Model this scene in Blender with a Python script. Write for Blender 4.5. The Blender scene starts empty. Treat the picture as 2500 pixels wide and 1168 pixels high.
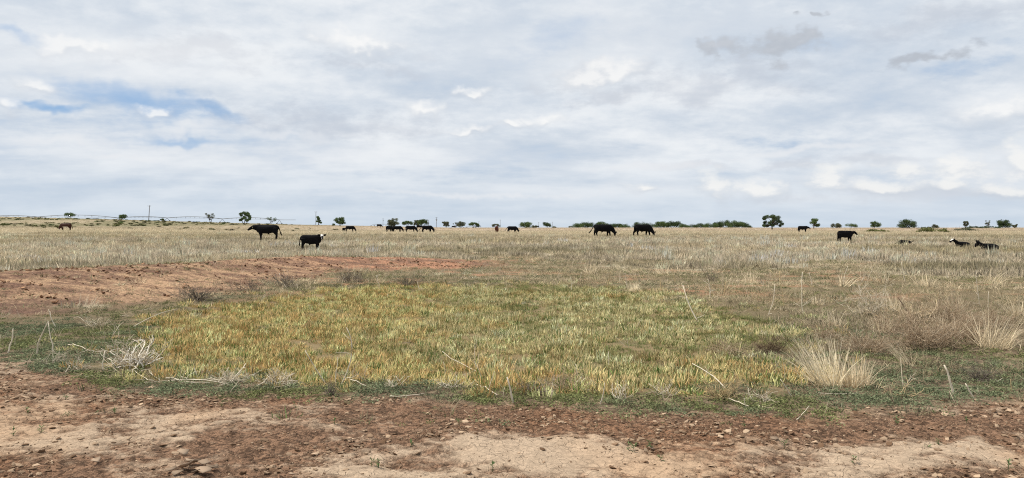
import bpy, bmesh, math, random
import numpy as np
from mathutils import Vector, Matrix

random.seed(7)
RNG = np.random.default_rng(7)
scene = bpy.context.scene
COL = scene.collection

# ------------------------------------------------------------------ camera
EYE, FOC, CX, HY = 1.6, 1785.0, 1250.0, 556.0      # eye height, focal length in photo pixels, principal column, eye-level row
cam_data = bpy.data.cameras.new('camera')
cam = bpy.data.objects.new('camera', cam_data)
COL.objects.link(cam)
cam.location = (0, 0, EYE)
cam.rotation_euler = (math.radians(90), 0, 0)
cam_data.sensor_width = 36.0
cam_data.lens = 36.0 * FOC / 2500.0
cam_data.shift_y = -28.0 / 2500.0
cam_data.clip_start = 0.05
cam_data.clip_end = 20000
scene.camera = cam

# ------------------------------------------------------------------ sky
SUN_EL, SUN_AZ = math.radians(60), math.radians(-82)   # azimuth measured from +Y towards +X
world = bpy.data.worlds.new('World')
scene.world = world
world.use_nodes = True
WT = world.node_tree
WT.nodes.clear()


class NB:
    """small helper to write node maths"""
    def __init__(self, tree):
        self.t = tree

    def node(self, kind, **props):
        n = self.t.nodes.new(kind)
        for k, v in props.items():
            setattr(n, k, v)
        return n

    def put(self, sock, v):
        if v is None:
            return
        if isinstance(v, bpy.types.NodeSocket):
            self.t.links.new(v, sock)
        else:
            sock.default_value = v

    def m(self, op, a, b=None, c=None, clamp=False):
        n = self.node('ShaderNodeMath', operation=op)
        n.use_clamp = clamp
        self.put(n.inputs[0], a)
        self.put(n.inputs[1], b)
        self.put(n.inputs[2], c)
        return n.outputs[0]

    def v(self, op, a, b=None, scale=None):
        n = self.node('ShaderNodeVectorMath', operation=op)
        self.put(n.inputs[0], a)
        self.put(n.inputs[1], b)
        if scale is not None:
            self.put(n.inputs['Scale'], scale)
        return n.outputs[0]

    def smooth(self, x, lo, hi, a=0.0, b=1.0):
        n = self.node('ShaderNodeMapRange', interpolation_type='SMOOTHSTEP')
        self.put(n.inputs['Value'], x)
        self.put(n.inputs['From Min'], lo)
        self.put(n.inputs['From Max'], hi)
        self.put(n.inputs['To Min'], a)
        self.put(n.inputs['To Max'], b)
        return n.outputs[0]

    def mix(self, f, a, b, mode='MIX'):
        n = self.node('ShaderNodeMix', data_type='RGBA', blend_type=mode)
        self.put(n.inputs[0], f)
        self.put(n.inputs[6], a if isinstance(a, bpy.types.NodeSocket) else (*a, 1) if len(a) == 3 else a)
        self.put(n.inputs[7], b if isinstance(b, bpy.types.NodeSocket) else (*b, 1) if len(b) == 3 else b)
        return n.outputs[2]

    def noise(self, vec, scale, detail=5, rough=0.55, dist=0.0, col=False):
        n = self.node('ShaderNodeTexNoise')
        self.put(n.inputs['Vector'], vec)
        n.inputs['Scale'].default_value = scale
        n.inputs['Detail'].default_value = detail
        n.inputs['Roughness'].default_value = rough
        n.inputs['Distortion'].default_value = dist
        return n.outputs['Color' if col else 'Fac']

    def xyz(self, x, y, z):
        n = self.node('ShaderNodeCombineXYZ')
        self.put(n.inputs[0], x); self.put(n.inputs[1], y); self.put(n.inputs[2], z)
        return n.outputs[0]

    def sep(self, v):
        n = self.node('ShaderNodeSeparateXYZ')
        self.put(n.inputs[0], v)
        return n.outputs[0], n.outputs[1], n.outputs[2]


def build_sky():
    b = NB(WT)
    out = b.node('ShaderNodeOutputWorld')
    bg = b.node('ShaderNodeBackground')
    bg.inputs['Strength'].default_value = 0.1
    sky = b.node('ShaderNodeTexSky', sky_type='NISHITA')
    sky.sun_disc = False
    sky.sun_elevation = SUN_EL
    sky.sun_rotation = SUN_AZ
    sky.air_density = 1.0
    sky.dust_density = 1.6
    sky.ozone_density = 1.5
    tc = b.node('ShaderNodeTexCoord')
    d = tc.outputs['Generated']
    x, y, z = b.sep(d)
    zz = b.m('MAXIMUM', z, 0.0)
    az = b.m('MULTIPLY', b.m('ARCTAN2', x, y), 57.2958)          # degrees
    el = b.m('MULTIPLY', b.m('ARCSINE', zz), 57.2958)
    k = b.m('DIVIDE', 1.0, b.m('ADD', zz, 0.16))
    plane = b.xyz(b.m('MULTIPLY', x, k), b.m('MULTIPLY', y, k), 0.0)   # a cloud deck at one height
    rotn = b.node('ShaderNodeMapping')
    rotn.inputs['Rotation'].default_value = (0, 0, math.radians(-16))
    rotn.inputs['Scale'].default_value = (0.75, 1.0, 1.0)
    b.put(rotn.inputs['Vector'], plane)
    deck = rotn.outputs[0]
    broad = b.noise(deck, 0.7, 2, 0.5)
    fine = b.noise(b.v('ADD', deck, (3.1, 7.7, 2.0)), 2.0, 6, 0.56)
    dn = b.noise(d, 10.0, 4, 0.6, 0.0, True)                      # billows
    dn2 = b.noise(b.v('MULTIPLY', d, (1.0, 1.0, 2.2)), 26.0, 6, 0.62)
    wx, wy, wz = b.sep(b.v('SUBTRACT', dn, (0.5, 0.5, 0.5)))
    amp = b.m('ADD', 1.2, b.m('MULTIPLY', el, 0.42))              # billow size grows with height above the horizon
    azw = b.m('ADD', az, b.m('MULTIPLY', wx, b.m('MULTIPLY', amp, 1.6)))
    elw = b.m('ADD', el, b.m('MULTIPLY', wy, amp))

    def a_of(px): return math.degrees(math.atan((px - CX) / FOC))
    def e_of(px, py): return math.degrees(math.atan((HY - py) / FOC * math.cos(math.atan((px - CX) / FOC))))

    pv = b.xyz(azw, elw, 0.0)

    def field(blobs, lit=False):
        """nearest-cloud distance (1 = rim) and a measure that is small near lit tops; blob = px, py, half width, half height[, tilt]"""
        rmin = lmin = None
        for bl in blobs:
            px, py, hw, hh = bl[:4]
            a0, e0 = a_of(px), e_of(px, py)
            ra, re = (a_of(px + hw) - a_of(px - hw)) / 2, e_of(px, py - hh) - e0
            n = b.node('ShaderNodeVectorMath', operation='MULTIPLY_ADD')
            b.put(n.inputs[0], pv)
            n.inputs[1].default_value = (1 / ra, 1 / re, 0)
            n.inputs[2].default_value = (-a0 / ra, -e0 / re, 0)
            q = n.outputs[0]
            if len(bl) == 5:
                da, de = b.node('ShaderNodeVectorMath', operation='DOT_PRODUCT'), 0
                b.put(da.inputs[0], q)
                da.inputs[1].default_value = (bl[4], 1, 0)
                dx = b.node('ShaderNodeVectorMath', operation='DOT_PRODUCT')
                b.put(dx.inputs[0], q)
                dx.inputs[1].default_value = (1, 0, 0)
                r = b.m('SQRT', b.m('MULTIPLY_ADD', dx.outputs[1], dx.outputs[1], b.m('MULTIPLY', da.outputs[1], da.outputs[1])))
            else:
                ln = b.node('ShaderNodeVectorMath', operation='LENGTH')
                b.put(ln.inputs[0], q)
                r = ln.outputs[1]
            rmin = r if rmin is None else b.m('MINIMUM', rmin, r)
            if lit:
                dt = b.node('ShaderNodeVectorMath', operation='DOT_PRODUCT')
                b.put(dt.inputs[0], q)
                dt.inputs[1].default_value = (0, -1.0, 0)
                l = b.m('MULTIPLY_ADD', r, 1.3, dt.outputs[1])
                lmin = l if lmin is None else b.m('MINIMUM', lmin, l)
        return rmin, lmin

    # --- thin sheet of cloud over the blue; it opens where 'gap' is high
    gaps, _ = field([(310, 240, 290, 46, 0.9), (90, 264, 90, 16), (530, 282, 120, 24, .6), (440, 345, 110, 10), (30, 55, 90, 24, .5)])
    soft, _ = field([(300, 330, 560, 110), (1370, 60, 170, 80, -0.7), (1900, 345, 420, 22), (1700, 428, 260, 22), (2420, 160, 200, 40, -.3), (2120, 445, 300, 22), (900, 420, 500, 50)])
    mixn = b.m('ADD', b.m('MULTIPLY', fine, 0.62), b.m('ADD', b.m('MULTIPLY', broad, 0.22), b.m('MULTIPLY', dn2, 0.2)))
    g1 = b.smooth(gaps, 1.5, 0.1)
    g2 = b.smooth(soft, 1.4, 0.2)
    thick = b.m('SUBTRACT', b.m('SUBTRACT', mixn, b.m('MULTIPLY', g1, 0.21)), b.m('MULTIPLY', g2, 0.09))
    cover = b.smooth(thick, 0.14, 0.46)
    tone = b.smooth(b.m('ADD', b.m('MULTIPLY', fine, 0.55), b.m('ADD', b.m('MULTIPLY', broad, 0.35), b.m('MULTIPLY', dn2, 0.22))), 0.43, 0.69)
    sheet = b.mix(tone, (5.85, 6.6, 7.55), (8.5, 8.8, 9.1))
    blue = b.mix(0.7, sky.outputs[0], (2.5, 4.6, 7.8))
    col = b.mix(cover, blue, sheet)
    # milky air low over the horizon
    low = b.smooth(el, 6.5, 0.3)
    col = b.mix(b.m('MULTIPLY', low, 0.66), col, (5.95, 6.85, 7.85))

    rough = b.m('MULTIPLY', b.m('SUBTRACT', dn2, 0.5), 3.0)
    # shaded scud
    grey, _ = field([(1900, 128, 80, 30, -.45), (1962, 100, 26, 28), (1778, 138, 28, 22), (1990, 12, 20, 9), (2260, 146, 100, 14, -.5)])
    col = b.mix(b.m('MULTIPLY', b.smooth(b.m('ADD', grey, rough), 1.4, 0.3), 0.85), col, (4.75, 5.1, 5.65))
    greys, _ = field([(1930, 404, 90, 12), (2120, 398, 130, 14), (1710, 404, 80, 12), (1440, 185, 100, 24), (470, 128, 200, 40), (2280, 52, 230, 44), (890, 146, 100, 16),
                      (2250, 480, 320, 18), (1500, 236, 100, 14), (800, 300, 260, 40), (1750, 210, 220, 40)])
    col = b.mix(b.m('MULTIPLY', b.smooth(b.m('ADD', greys, rough), 1.5, 0.0), 0.38), col, (5.25, 5.55, 6.25))
    # brighter puffs drifting below the sheet
    r, l = field([(165, 98, 125, 32), (890, 100, 115, 36), (1025, 254, 62, 26), (1160, 216, 48, 20), (1330, 288, 66, 20), (1250, 296, 34, 12), (1140, 316, 62, 12),
                  (25, 266, 40, 18), (365, 274, 62, 18), (1480, 190, 110, 40), (60, 206, 80, 22), (2450, 270, 110, 38)], True)
    rr = b.m('ADD', r, rough)
    lit = b.smooth(b.m('MULTIPLY_ADD', rough, 0.8, l), 1.5, 0.1)
    soft_edge = b.m('MULTIPLY_ADD', b.m('MINIMUM', l, 1.5), -0.5, 0.65)
    col = b.mix(b.m('MULTIPLY', b.smooth(rr, 1.5, b.m('SUBTRACT', soft_edge, 0.5)), 0.78), col, b.mix(lit, (6.3, 6.65, 7.2), (9.8, 9.75, 9.6)))
    bank, _ = field([(2150, 462, 420, 46), (2420, 430, 260, 60), (1500, 470, 420, 22), (700, 380, 700, 40), (250, 140, 330, 80), (1500, 90, 420, 80)])
    col = b.mix(b.m('MULTIPLY', b.smooth(b.m('ADD', bank, b.m('MULTIPLY', rough, 0.8)), 1.6, 0.0), 0.34), col, (8.6, 8.75, 8.95))
    # far cumulus along the horizon
    r, l = field([(2482, 394, 70, 50), (2335, 418, 72, 34), (2200, 430, 50, 20), (2025, 450, 80, 40), (1742, 462, 52, 44), (1855, 462, 66, 34), (1575, 466, 60, 16), (2315, 462, 60, 20), (2150, 470, 110, 20), (2440, 475, 90, 22)], True)
    rr = b.m('ADD', r, rough)
    lit = b.smooth(b.m('MULTIPLY_ADD', rough, 0.9, l), 1.3, 0.2)
    soft_edge = b.m('MULTIPLY_ADD', b.m('MINIMUM', l, 1.5), -0.45, 0.85)
    col = b.mix(b.m('MULTIPLY', b.smooth(rr, 1.4, b.m('SUBTRACT', soft_edge, 0.55)), 0.72), col, b.mix(lit, (5.8, 6.3, 7.0), (9.5, 9.4, 9.1)))
    st, _ = field([(270, 379, 80, 8), (1600, 408, 150, 10), (2000, 366, 210, 8), (130, 345, 120, 11), (430, 322, 100, 12), (1150, 480, 300, 6), (700, 330, 90, 11)])
    col = b.mix(b.m('MULTIPLY', b.smooth(b.m('ADD', st, rough), 1.5, 0.0), 0.62), col, (8.2, 8.4, 8.7))
    b.put(bg.inputs['Color'], col)
    WT.links.new(bg.outputs[0], out.inputs[0])


build_sky()

# ------------------------------------------------------------------ sun and exposure
sl = bpy.data.lights.new('sun', 'SUN')
sl.energy = 4.2
sl.angle = math.radians(1.2)
sl.color = (1.0, 0.95, 0.87)
sun = bpy.data.objects.new('sun', sl)
COL.objects.link(sun)
sdir = Vector((math.sin(SUN_AZ) * math.cos(SUN_EL), math.cos(SUN_AZ) * math.cos(SUN_EL), math.sin(SUN_EL)))
sun.rotation_euler = sdir.to_track_quat('Z', 'Y').to_euler()
sun.location = sdir * 50
scene.view_settings.view_transform = 'Standard'
scene.view_settings.look = 'None'
scene.view_settings.exposure = 0.0
scene.view_settings.gamma = 1.0
scene.view_settings.use_curve_mapping = False
scene.cycles.max_bounces = 6
scene.cycles.diffuse_bounces = 3
scene.cycles.transparent_max_bounces = 8
scene.cycles.use_denoising = False
scene.cycles.filter_width = 1.1
world.cycles.sampling_method = 'MANUAL'
world.cycles.sample_map_resolution = 512


# ------------------------------------------------------------------ numeric helpers
def sstep(lo, hi, x):
    t = np.clip((x - lo) / (hi - lo), 0, 1)
    return t * t * (3 - 2 * t)


def _hash(ix, iy, s):
    h = (ix.astype(np.int64) * 374761393 + iy.astype(np.int64) * 668265263 + s * 982451653) & 0xFFFFFFFF
    h = ((h ^ (h >> 13)) * 1274126177) & 0xFFFFFFFF
    h = (h ^ (h >> 16)) & 0xFFFFFF
    return h / float(0xFFFFFF)


def vnoise(x, y, s=0):
    xi, yi = np.floor(x), np.floor(y)
    fx, fy = x - xi, y - yi
    u, v = fx * fx * (3 - 2 * fx), fy * fy * (3 - 2 * fy)
    xi, yi = xi.astype(np.int64), yi.astype(np.int64)
    a, b = _hash(xi, yi, s), _hash(xi + 1, yi, s)
    c, d = _hash(xi, yi + 1, s), _hash(xi + 1, yi + 1, s)
    return (a * (1 - u) + b * u) * (1 - v) + (c * (1 - u) + d * u) * v


def fbm(x, y, s=0, o=4, g=0.5):
    t, amp, tot = 0, 1.0, 0.0
    for i in range(o):
        t = t + amp * vnoise(x * 2 ** i + 17.3 * i, y * 2 ** i - 9.1 * i, s + i)
        tot += amp
        amp *= g
    return t / tot


def flat(px, py):
    """photo pixel -> point of level ground"""
    y = FOC * EYE / (py - HY)
    return ((px - CX) / FOC * y, y)


# ------------------------------------------------------------------ terrain
HOR_PX = np.array([-900, 0, 100, 300, 500, 700, 800, 1000, 1100, 1200, 3400.])
HOR_PY = np.array([512, 531.5, 534, 539, 544, 548.3, 550, 554, 556, 556, 556.])
CREST = np.array([(-24, 12), (-13, 18.3), (-10.9, 22.6), (-8.2, 29.2), (-4.0, 31.5), (0.6, 32.5)])
CREST_H = np.array([0.50, 0.50, 0.48, 0.42, 0.22, 0.02])
CREST_W = np.array([7.8, 6.6, 4.0, 3.6, 4.4, 2.4])
BOUND_X = np.array([-12, -6.37, -5.27, -4.11, -2.95, -1.72, -.18, 1.6, 2.58, 3.35, 4.1, 4.95, 8])
BOUND_Y = np.array([10.5, 9.1, 8.2, 7.40, 7.10, 6.88, 6.63, 6.42, 6.2, 6.3, 6.62, 7.0, 7.6])
PAST_PX = np.array([-600, 0, 400, 800, 1150, 1400, 1700, 2000, 2300, 2500, 3000])
PAST_D = np.array([12, 17, 24, 33, 38, 34, 30.5, 28.5, 27, 25.5, 25])
GOLD = np.array([flat(*p) for p in ((385, 800), (372, 880), (455, 914), (700, 926), (1000, 937), (1300, 948), (1600, 957), (1840, 945), (1900, 890),
                                    (1950, 830), (1900, 775), (1700, 735), (1500, 702), (1200, 692), (900, 702), (700, 722), (500, 748), (425, 772))])


def seg_dist(x, y, pts):
    """distance to a polyline, signed side (positive towards the camera), position along it in index units"""
    best = np.full(x.shape, 1e9)
    side = np.zeros(x.shape)
    par = np.zeros(x.shape)
    for i in range(len(pts) - 1):
        ax, ay = pts[i]
        bx, by = pts[i + 1]
        dx, dy = bx - ax, by - ay
        t = np.clip(((x - ax) * dx + (y - ay) * dy) / (dx * dx + dy * dy), 0, 1)
        qx, qy = x - ax - t * dx, y - ay - t * dy
        dd = np.hypot(qx, qy)
        m = dd < best
        best = np.where(m, dd, best)
        side = np.where(m, np.sign(dx * qy - dy * qx), side)
        par = np.where(m, i + t, par)
    return best, -side, par


def poly_sd(x, y, P):
    """signed distance to a polygon, positive inside"""
    d = np.full(x.shape, 1e9)
    ins = np.zeros(x.shape, bool)
    n = len(P)
    for i in range(n):
        ax, ay = P[i]
        bx, by = P[(i + 1) % n]
        dx, dy = bx - ax, by - ay
        t = np.clip(((x - ax) * dx + (y - ay) * dy) / (dx * dx + dy * dy), 0, 1)
        d = np.minimum(d, np.hypot(x - ax - t * dx, y - ay - t * dy))
        c = ((ay > y) != (by > y)) & (x < dx * (y - ay) / (dy if abs(dy) > 1e-9 else 1e-9) + ax)
        ins ^= c
    return np.where(ins, d, -d)


def px_of(x, y):
    az = np.clip(np.arctan2(x, y), -1.0, 1.0)
    return CX + FOC * np.tan(az)


def zones(x, y):
    px = px_of(x, y)
    z = {}
    n1 = fbm(x * 1.1, y * 1.1, 3, 4) - 0.5
    n2 = fbm(x * 0.28, y * 0.28, 11, 4) - 0.5
    n3 = fbm(x * 4.0, y * 4.0, 23, 3) - 0.5
    bd = np.interp(x, BOUND_X, BOUND_Y)
    z['soil'] = sstep(0.28, -0.28, y - bd + n1 * 0.7 + n3 * 0.35)
    z['gold'] = sstep(-0.6, 0.6, poly_sd(x, y, GOLD) + n1 * 2.4 + n3 * 1.2) * (1 - z['soil']) * sstep(.2, .75, y - bd + n3 * .4)
    dist, side, par = seg_dist(x, y, CREST)
    w = np.interp(par, np.arange(len(CREST)), CREST_W)
    end = sstep(4.98, 4.3, par)
    front = sstep(w + 0.8, w - 0.8, dist + n1 * 3.2 + n2 * 2.4 + n3 * 1.2) * (side > 0)
    back = sstep(0.9, 0.0, dist + n1 * 1.6 + n3 * .6) * (side <= 0)
    z['berm'] = np.clip(front + back, 0, 1) * end * (1 - z['gold']) * (1 - z['soil']) * sstep(.5, 2.0, -poly_sd(x, y, GOLD) + n1 * 1.6)
    pd = np.interp(px, PAST_PX, PAST_D)
    behind = (side <= 0) & (dist < 30) & (par < 4.6)
    e = y - pd + n2 * 26 + n1 * 8
    z['past'] = np.where(behind, sstep(0.5, 1.3, dist + n1 * 1.0), sstep(-3, 3, e)) * (1 - z['berm']) * (y > 10)
    z['past'] = z['past'] * (1 - z['gold']) * (1 - z['soil'])
    z['mid'] = np.clip(1 - z['soil'] - z['gold'] - z['berm'] - z['past'], 0, 1)
    z['n1'], z['n2'], z['n3'], z['px'] = n1, n2, n3, px
    z['crest'] = (dist, side, par)
    z['bd'] = bd
    return z


def height(x, y, zn=None):
    x = np.asarray(x, float); y = np.asarray(y, float)
    px = px_of(x, y)
    r = np.hypot(x, y)
    yy = np.maximum(np.where(y > 0, r * np.cos(np.clip(np.arctan2(x, y), -1, 1)), r * 0.5), 0.1)
    h = 0.55 * sstep(20, 75, yy)
    h = h + 0.55 * sstep(60, 140, yy) * np.clip((760 - px) / 500, 0, 1)
    he = np.maximum(HY - np.interp(px, HOR_PX, HOR_PY), 0) / FOC
    h = h + sstep(135, 350, yy) * (0.72 + np.minimum(yy, 850) * he)
    dist, side, par = seg_dist(x, y, CREST)
    ch = np.interp(par, np.arange(len(CREST)), CREST_H)
    wf = np.interp(par, np.arange(len(CREST)), CREST_W)
    h = h + ch * np.exp(-(dist / np.where(side > 0, wf * 0.55, 1.8)) ** 2)
    h = h - 0.10 * sstep(-0.8, 1.8, poly_sd(x, y, GOLD)) * (r < 40)
    near = sstep(60, 20, r)
    h = h + near * (0.07 * (fbm(x * 0.6, y * 0.6, 41, 3) - 0.5) + 0.045 * (fbm(x * 2.2, y * 2.2, 43, 3) - 0.5))
    h = h + (1 - near) * 0.25 * (fbm(x * 0.05, y * 0.05, 47, 3) - 0.5) * sstep(30, 120, r)
    return h


def hz(x, y):
    return float(height(np.array([x]), np.array([y]))[0])


def gp(px, py):
    """photo pixel -> the terrain point seen there (near ground)"""
    sx, sz = (px - CX) / FOC, (HY - py) / FOC
    ys = np.concatenate([np.arange(3, 60, 0.02), np.arange(60, 400, 0.2)])
    hh = height(sx * ys, ys)
    below = (EYE + sz * ys) <= hh
    i = int(np.argmax(below)) if below.any() else len(ys) - 1
    return Vector((sx * ys[i], ys[i], hh[i]))


def air(px, py, y):
    return Vector(((px - CX) / FOC * y, y, EYE + (HY - py) / FOC * y))


def on(px, y):
    x = (px - CX) / FOC * y
    return Vector((x, y, hz(x, y)))


# ------------------------------------------------------------------ materials
MATS = {}


def new_mat(name):
    m = bpy.data.materials.new(name)
    m.use_nodes = True
    m.node_tree.nodes.clear()
    MATS[name] = m
    return m, NB(m.node_tree)


def plain(name, col, rough=0.8, var=0.25, scale=8.0, spec=0.2, bump=0.0, sheen=0.0):
    m, b = new_mat(name)
    out = b.node('ShaderNodeOutputMaterial')
    p = b.node('ShaderNodeBsdfPrincipled')
    tc = b.node('ShaderNodeTexCoord')
    n = b.noise(tc.outputs['Object'], scale, 5, 0.6)
    f = b.m('ADD', 1.0 - var, b.m('MULTIPLY', n, var * 2))
    c = b.v('SCALE', (*col,), scale=f)
    b.put(p.inputs['Base Color'], c)
    p.inputs['Roughness'].default_value = rough
    p.inputs['Specular IOR Level'].default_value = spec
    if sheen:
        p.inputs['Sheen Weight'].default_value = sheen
    if bump:
        bn = b.node('ShaderNodeBump')
        bn.inputs['Strength'].default_value = bump
        bn.inputs['Distance'].default_value = 0.02
        b.put(bn.inputs['Height'], n)
        b.m_link = m.node_tree.links.new(bn.outputs[0], p.inputs['Normal'])
    m.node_tree.links.new(p.outputs[0], out.inputs[0])
    return m


def blade_mat(name, inst=True, a=(1, 1, 1), c2=(1, 1, 1), trans=0.3, up=0.0):
    """leaf / blade: 'bc' vertex data = (brightness, -, green share); colours from the clump's own tints, or fixed"""
    m, b = new_mat(name)
    out = b.node('ShaderNodeOutputMaterial')
    at = b.node('ShaderNodeAttribute', attribute_name='bc')
    r, t, g = b.sep(at.outputs['Vector'])
    if inst:
        t1 = b.node('ShaderNodeAttribute', attribute_name='tint', attribute_type='INSTANCER').outputs['Color']
        t2 = b.node('ShaderNodeAttribute', attribute_name='tint2', attribute_type='INSTANCER').outputs['Color']
    else:
        t1, t2 = a, c2
    c = b.mix(g, t1, t2)
    c = b.v('SCALE', c, scale=b.m('ADD', 0.6, b.m('MULTIPLY', r, 0.8)))
    df = b.node('ShaderNodeBsdfDiffuse')
    tr = b.node('ShaderNodeBsdfTranslucent')
    b.put(df.inputs[0], c)
    b.put(tr.inputs[0], c)
    if up:
        geo = b.node('ShaderNodeNewGeometry')
        nn = b.v('NORMALIZE', b.v('ADD', b.v('SCALE', geo.outputs['Normal'], scale=1.0 - up), (0, 0, up)))
        b.put(df.inputs['Normal'], nn)
    mx = b.node('ShaderNodeMixShader')
    mx.inputs[0].default_value = trans
    L = m.node_tree.links
    L.new(df.outputs[0], mx.inputs[1]); L.new(tr.outputs[0], mx.inputs[2]); L.new(mx.outputs[0], out.inputs[0])
    return m


def ground_mat():
    m, b = new_mat('ground_soil')
    out = b.node('ShaderNodeOutputMaterial')
    p = b.node('ShaderNodeBsdfPrincipled')
    p.inputs['Roughness'].default_value = 0.95
    p.inputs['Specular IOR Level'].default_value = 0.1
    geo = b.node('ShaderNodeNewGeometry')
    pos = geo.outputs['Position']
    base = b.node('ShaderNodeAttribute', attribute_name='gcol').outputs['Color']
    ms = b.node('ShaderNodeAttribute', attribute_name='gmask')
    bare, pale, far = b.sep(ms.outputs['Vector'])
    f1 = b.noise(pos, 55.0, 6, 0.65)
    f2 = b.noise(pos, 9.0, 5, 0.6)
    f3 = b.noise(pos, 0.55, 5, 0.6)
    s = b.m('ADD', 0.55, b.m('ADD', b.m('MULTIPLY', f1, 0.5), b.m('MULTIPLY', f2, 0.4)))
    c = b.v('SCALE', base, scale=s)
    c = b.mix(far, c, b.v('SCALE', c, scale=b.m('ADD', 0.55, b.m('MULTIPLY', f3, 0.9))))
    # drying cracks in the smooth crust
    vo = b.node('ShaderNodeTexVoronoi', feature='DISTANCE_TO_EDGE')
    b.put(vo.inputs['Vector'], b.v('ADD', pos, b.v('SCALE', b.noise(pos, 6.0, 3, 0.5, 0, True), scale=0.12)))
    vo.inputs['Scale'].default_value = 13.0
    crack = b.m('MULTIPLY', b.smooth(vo.outputs[0], 0.035, 0.0), b.m('MULTIPLY', b.m('MULTIPLY', pale, bare), b.smooth(f2, 0.4, 0.6)))
    c = b.mix(b.m('MULTIPLY', crack, 0.14), c, (0.13, 0.085, 0.055))
    # chips of broken crust in the trodden parts: every cell its own tone and height
    pw = b.v('ADD', pos, b.v('SCALE', b.noise(pos, 16.0, 3, 0.6, 0, True), scale=0.09))
    chips, chiph = None, None
    for sc, am in ((21.0, 0.5), (52.0, 0.5)):
        vc = b.node('ShaderNodeTexVoronoi', feature='F1')
        b.put(vc.inputs['Vector'], pw)
        vc.inputs['Scale'].default_value = sc
        rx, ry, rz = b.sep(vc.outputs['Color'])
        chips = b.m('MULTIPLY', rx, am) if chips is None else b.m('ADD', chips, b.m('MULTIPLY', rx, am))
        hcell = b.m('MULTIPLY', b.m('SUBTRACT', ry, b.m('MULTIPLY', vc.outputs['Distance'], 0.9)), am)
        chiph = hcell if chiph is None else b.m('ADD', chiph, hcell)
    loose = b.m('MULTIPLY', bare, b.m('SUBTRACT', 1.0, b.m('MULTIPLY', pale, 0.8)))
    tone = b.m('ADD', 0.45, b.m('MULTIPLY', b.smooth(chips, 0.15, 0.9), 1.25))
    c = b.mix(loose, c, b.v('SCALE', c, scale=tone))
    # dark specks of loose soil lying on the crust
    sp = b.smooth(b.noise(pos, 38.0, 3, 0.7), 0.66, 0.72)
    c = b.mix(b.m('MULTIPLY', b.m('MULTIPLY', sp, bare), 0.7), c, (0.12, 0.075, 0.05))
    b.put(p.inputs['Base Color'], c)
    bn = b.node('ShaderNodeBump')
    bn.inputs['Strength'].default_value = 0.75
    bn.inputs['Distance'].default_value = 0.03
    hgt = b.m('SUBTRACT', b.m('ADD', b.m('MULTIPLY', f1, b.m('SUBTRACT', 1.1, b.m('MULTIPLY', pale, 0.75))), b.m('MULTIPLY', f2, 0.7)), b.m('MULTIPLY', crack, 0.6))
    b.put(bn.inputs['Height'], b.m('ADD', hgt, b.m('MULTIPLY', b.m('MULTIPLY', chiph, loose), 1.3)))
    L = m.node_tree.links
    L.new(bn.outputs[0], p.inputs['Normal'])
    L.new(p.outputs[0], out.inputs[0])
    return m


# ------------------------------------------------------------------ object helpers
def tag(o, label=None, cat=None, group=None, kind=None):
    if label: o['label'] = label
    if cat: o['category'] = cat
    if group: o['group'] = group
    if kind: o['kind'] = kind
    return o


def link(name, me, parent=None, loc=None):
    o = bpy.data.objects.new(name, me)
    COL.objects.link(o)
    if parent is not None:
        o.parent = parent
    if loc is not None:
        o.location = loc
    return o


def empty(name, loc, rz=0.0):
    o = bpy.data.objects.new(name, None)
    COL.objects.link(o)
    o.empty_display_size = 0.2
    o.location = loc
    o.rotation_euler = (0, 0, rz)
    return o


def mesh_np(name, V, F4=None, F3=None, mat=None, bc=None, smooth=False):
    me = bpy.data.meshes.new(name)
    V = np.asarray(V, np.float32)
    n4 = 0 if F4 is None else len(F4)
    n3 = 0 if F3 is None else len(F3)
    me.vertices.add(len(V))
    me.vertices.foreach_set('co', V.ravel())
    loops = []
    if n4: loops.append(np.asarray(F4, np.int32).ravel())
    if n3: loops.append(np.asarray(F3, np.int32).ravel())
    lv = np.concatenate(loops)
    me.loops.add(len(lv))
    me.loops.foreach_set('vertex_index', lv)
    st = np.concatenate([np.arange(n4) * 4, n4 * 4 + np.arange(n3) * 3]).astype(np.int32)
    me.polygons.add(n4 + n3)
    me.polygons.foreach_set('loop_start', st)
    if smooth:
        me.polygons.foreach_set('use_smooth', np.ones(n4 + n3, bool))
    me.update(calc_edges=True)
    if bc is not None:
        a = me.attributes.new('bc', 'FLOAT_VECTOR', 'POINT')
        a.data.foreach_set('vector', np.asarray(bc, np.float32).ravel())
    if mat is not None:
        me.materials.append(mat)
    return me


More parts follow.
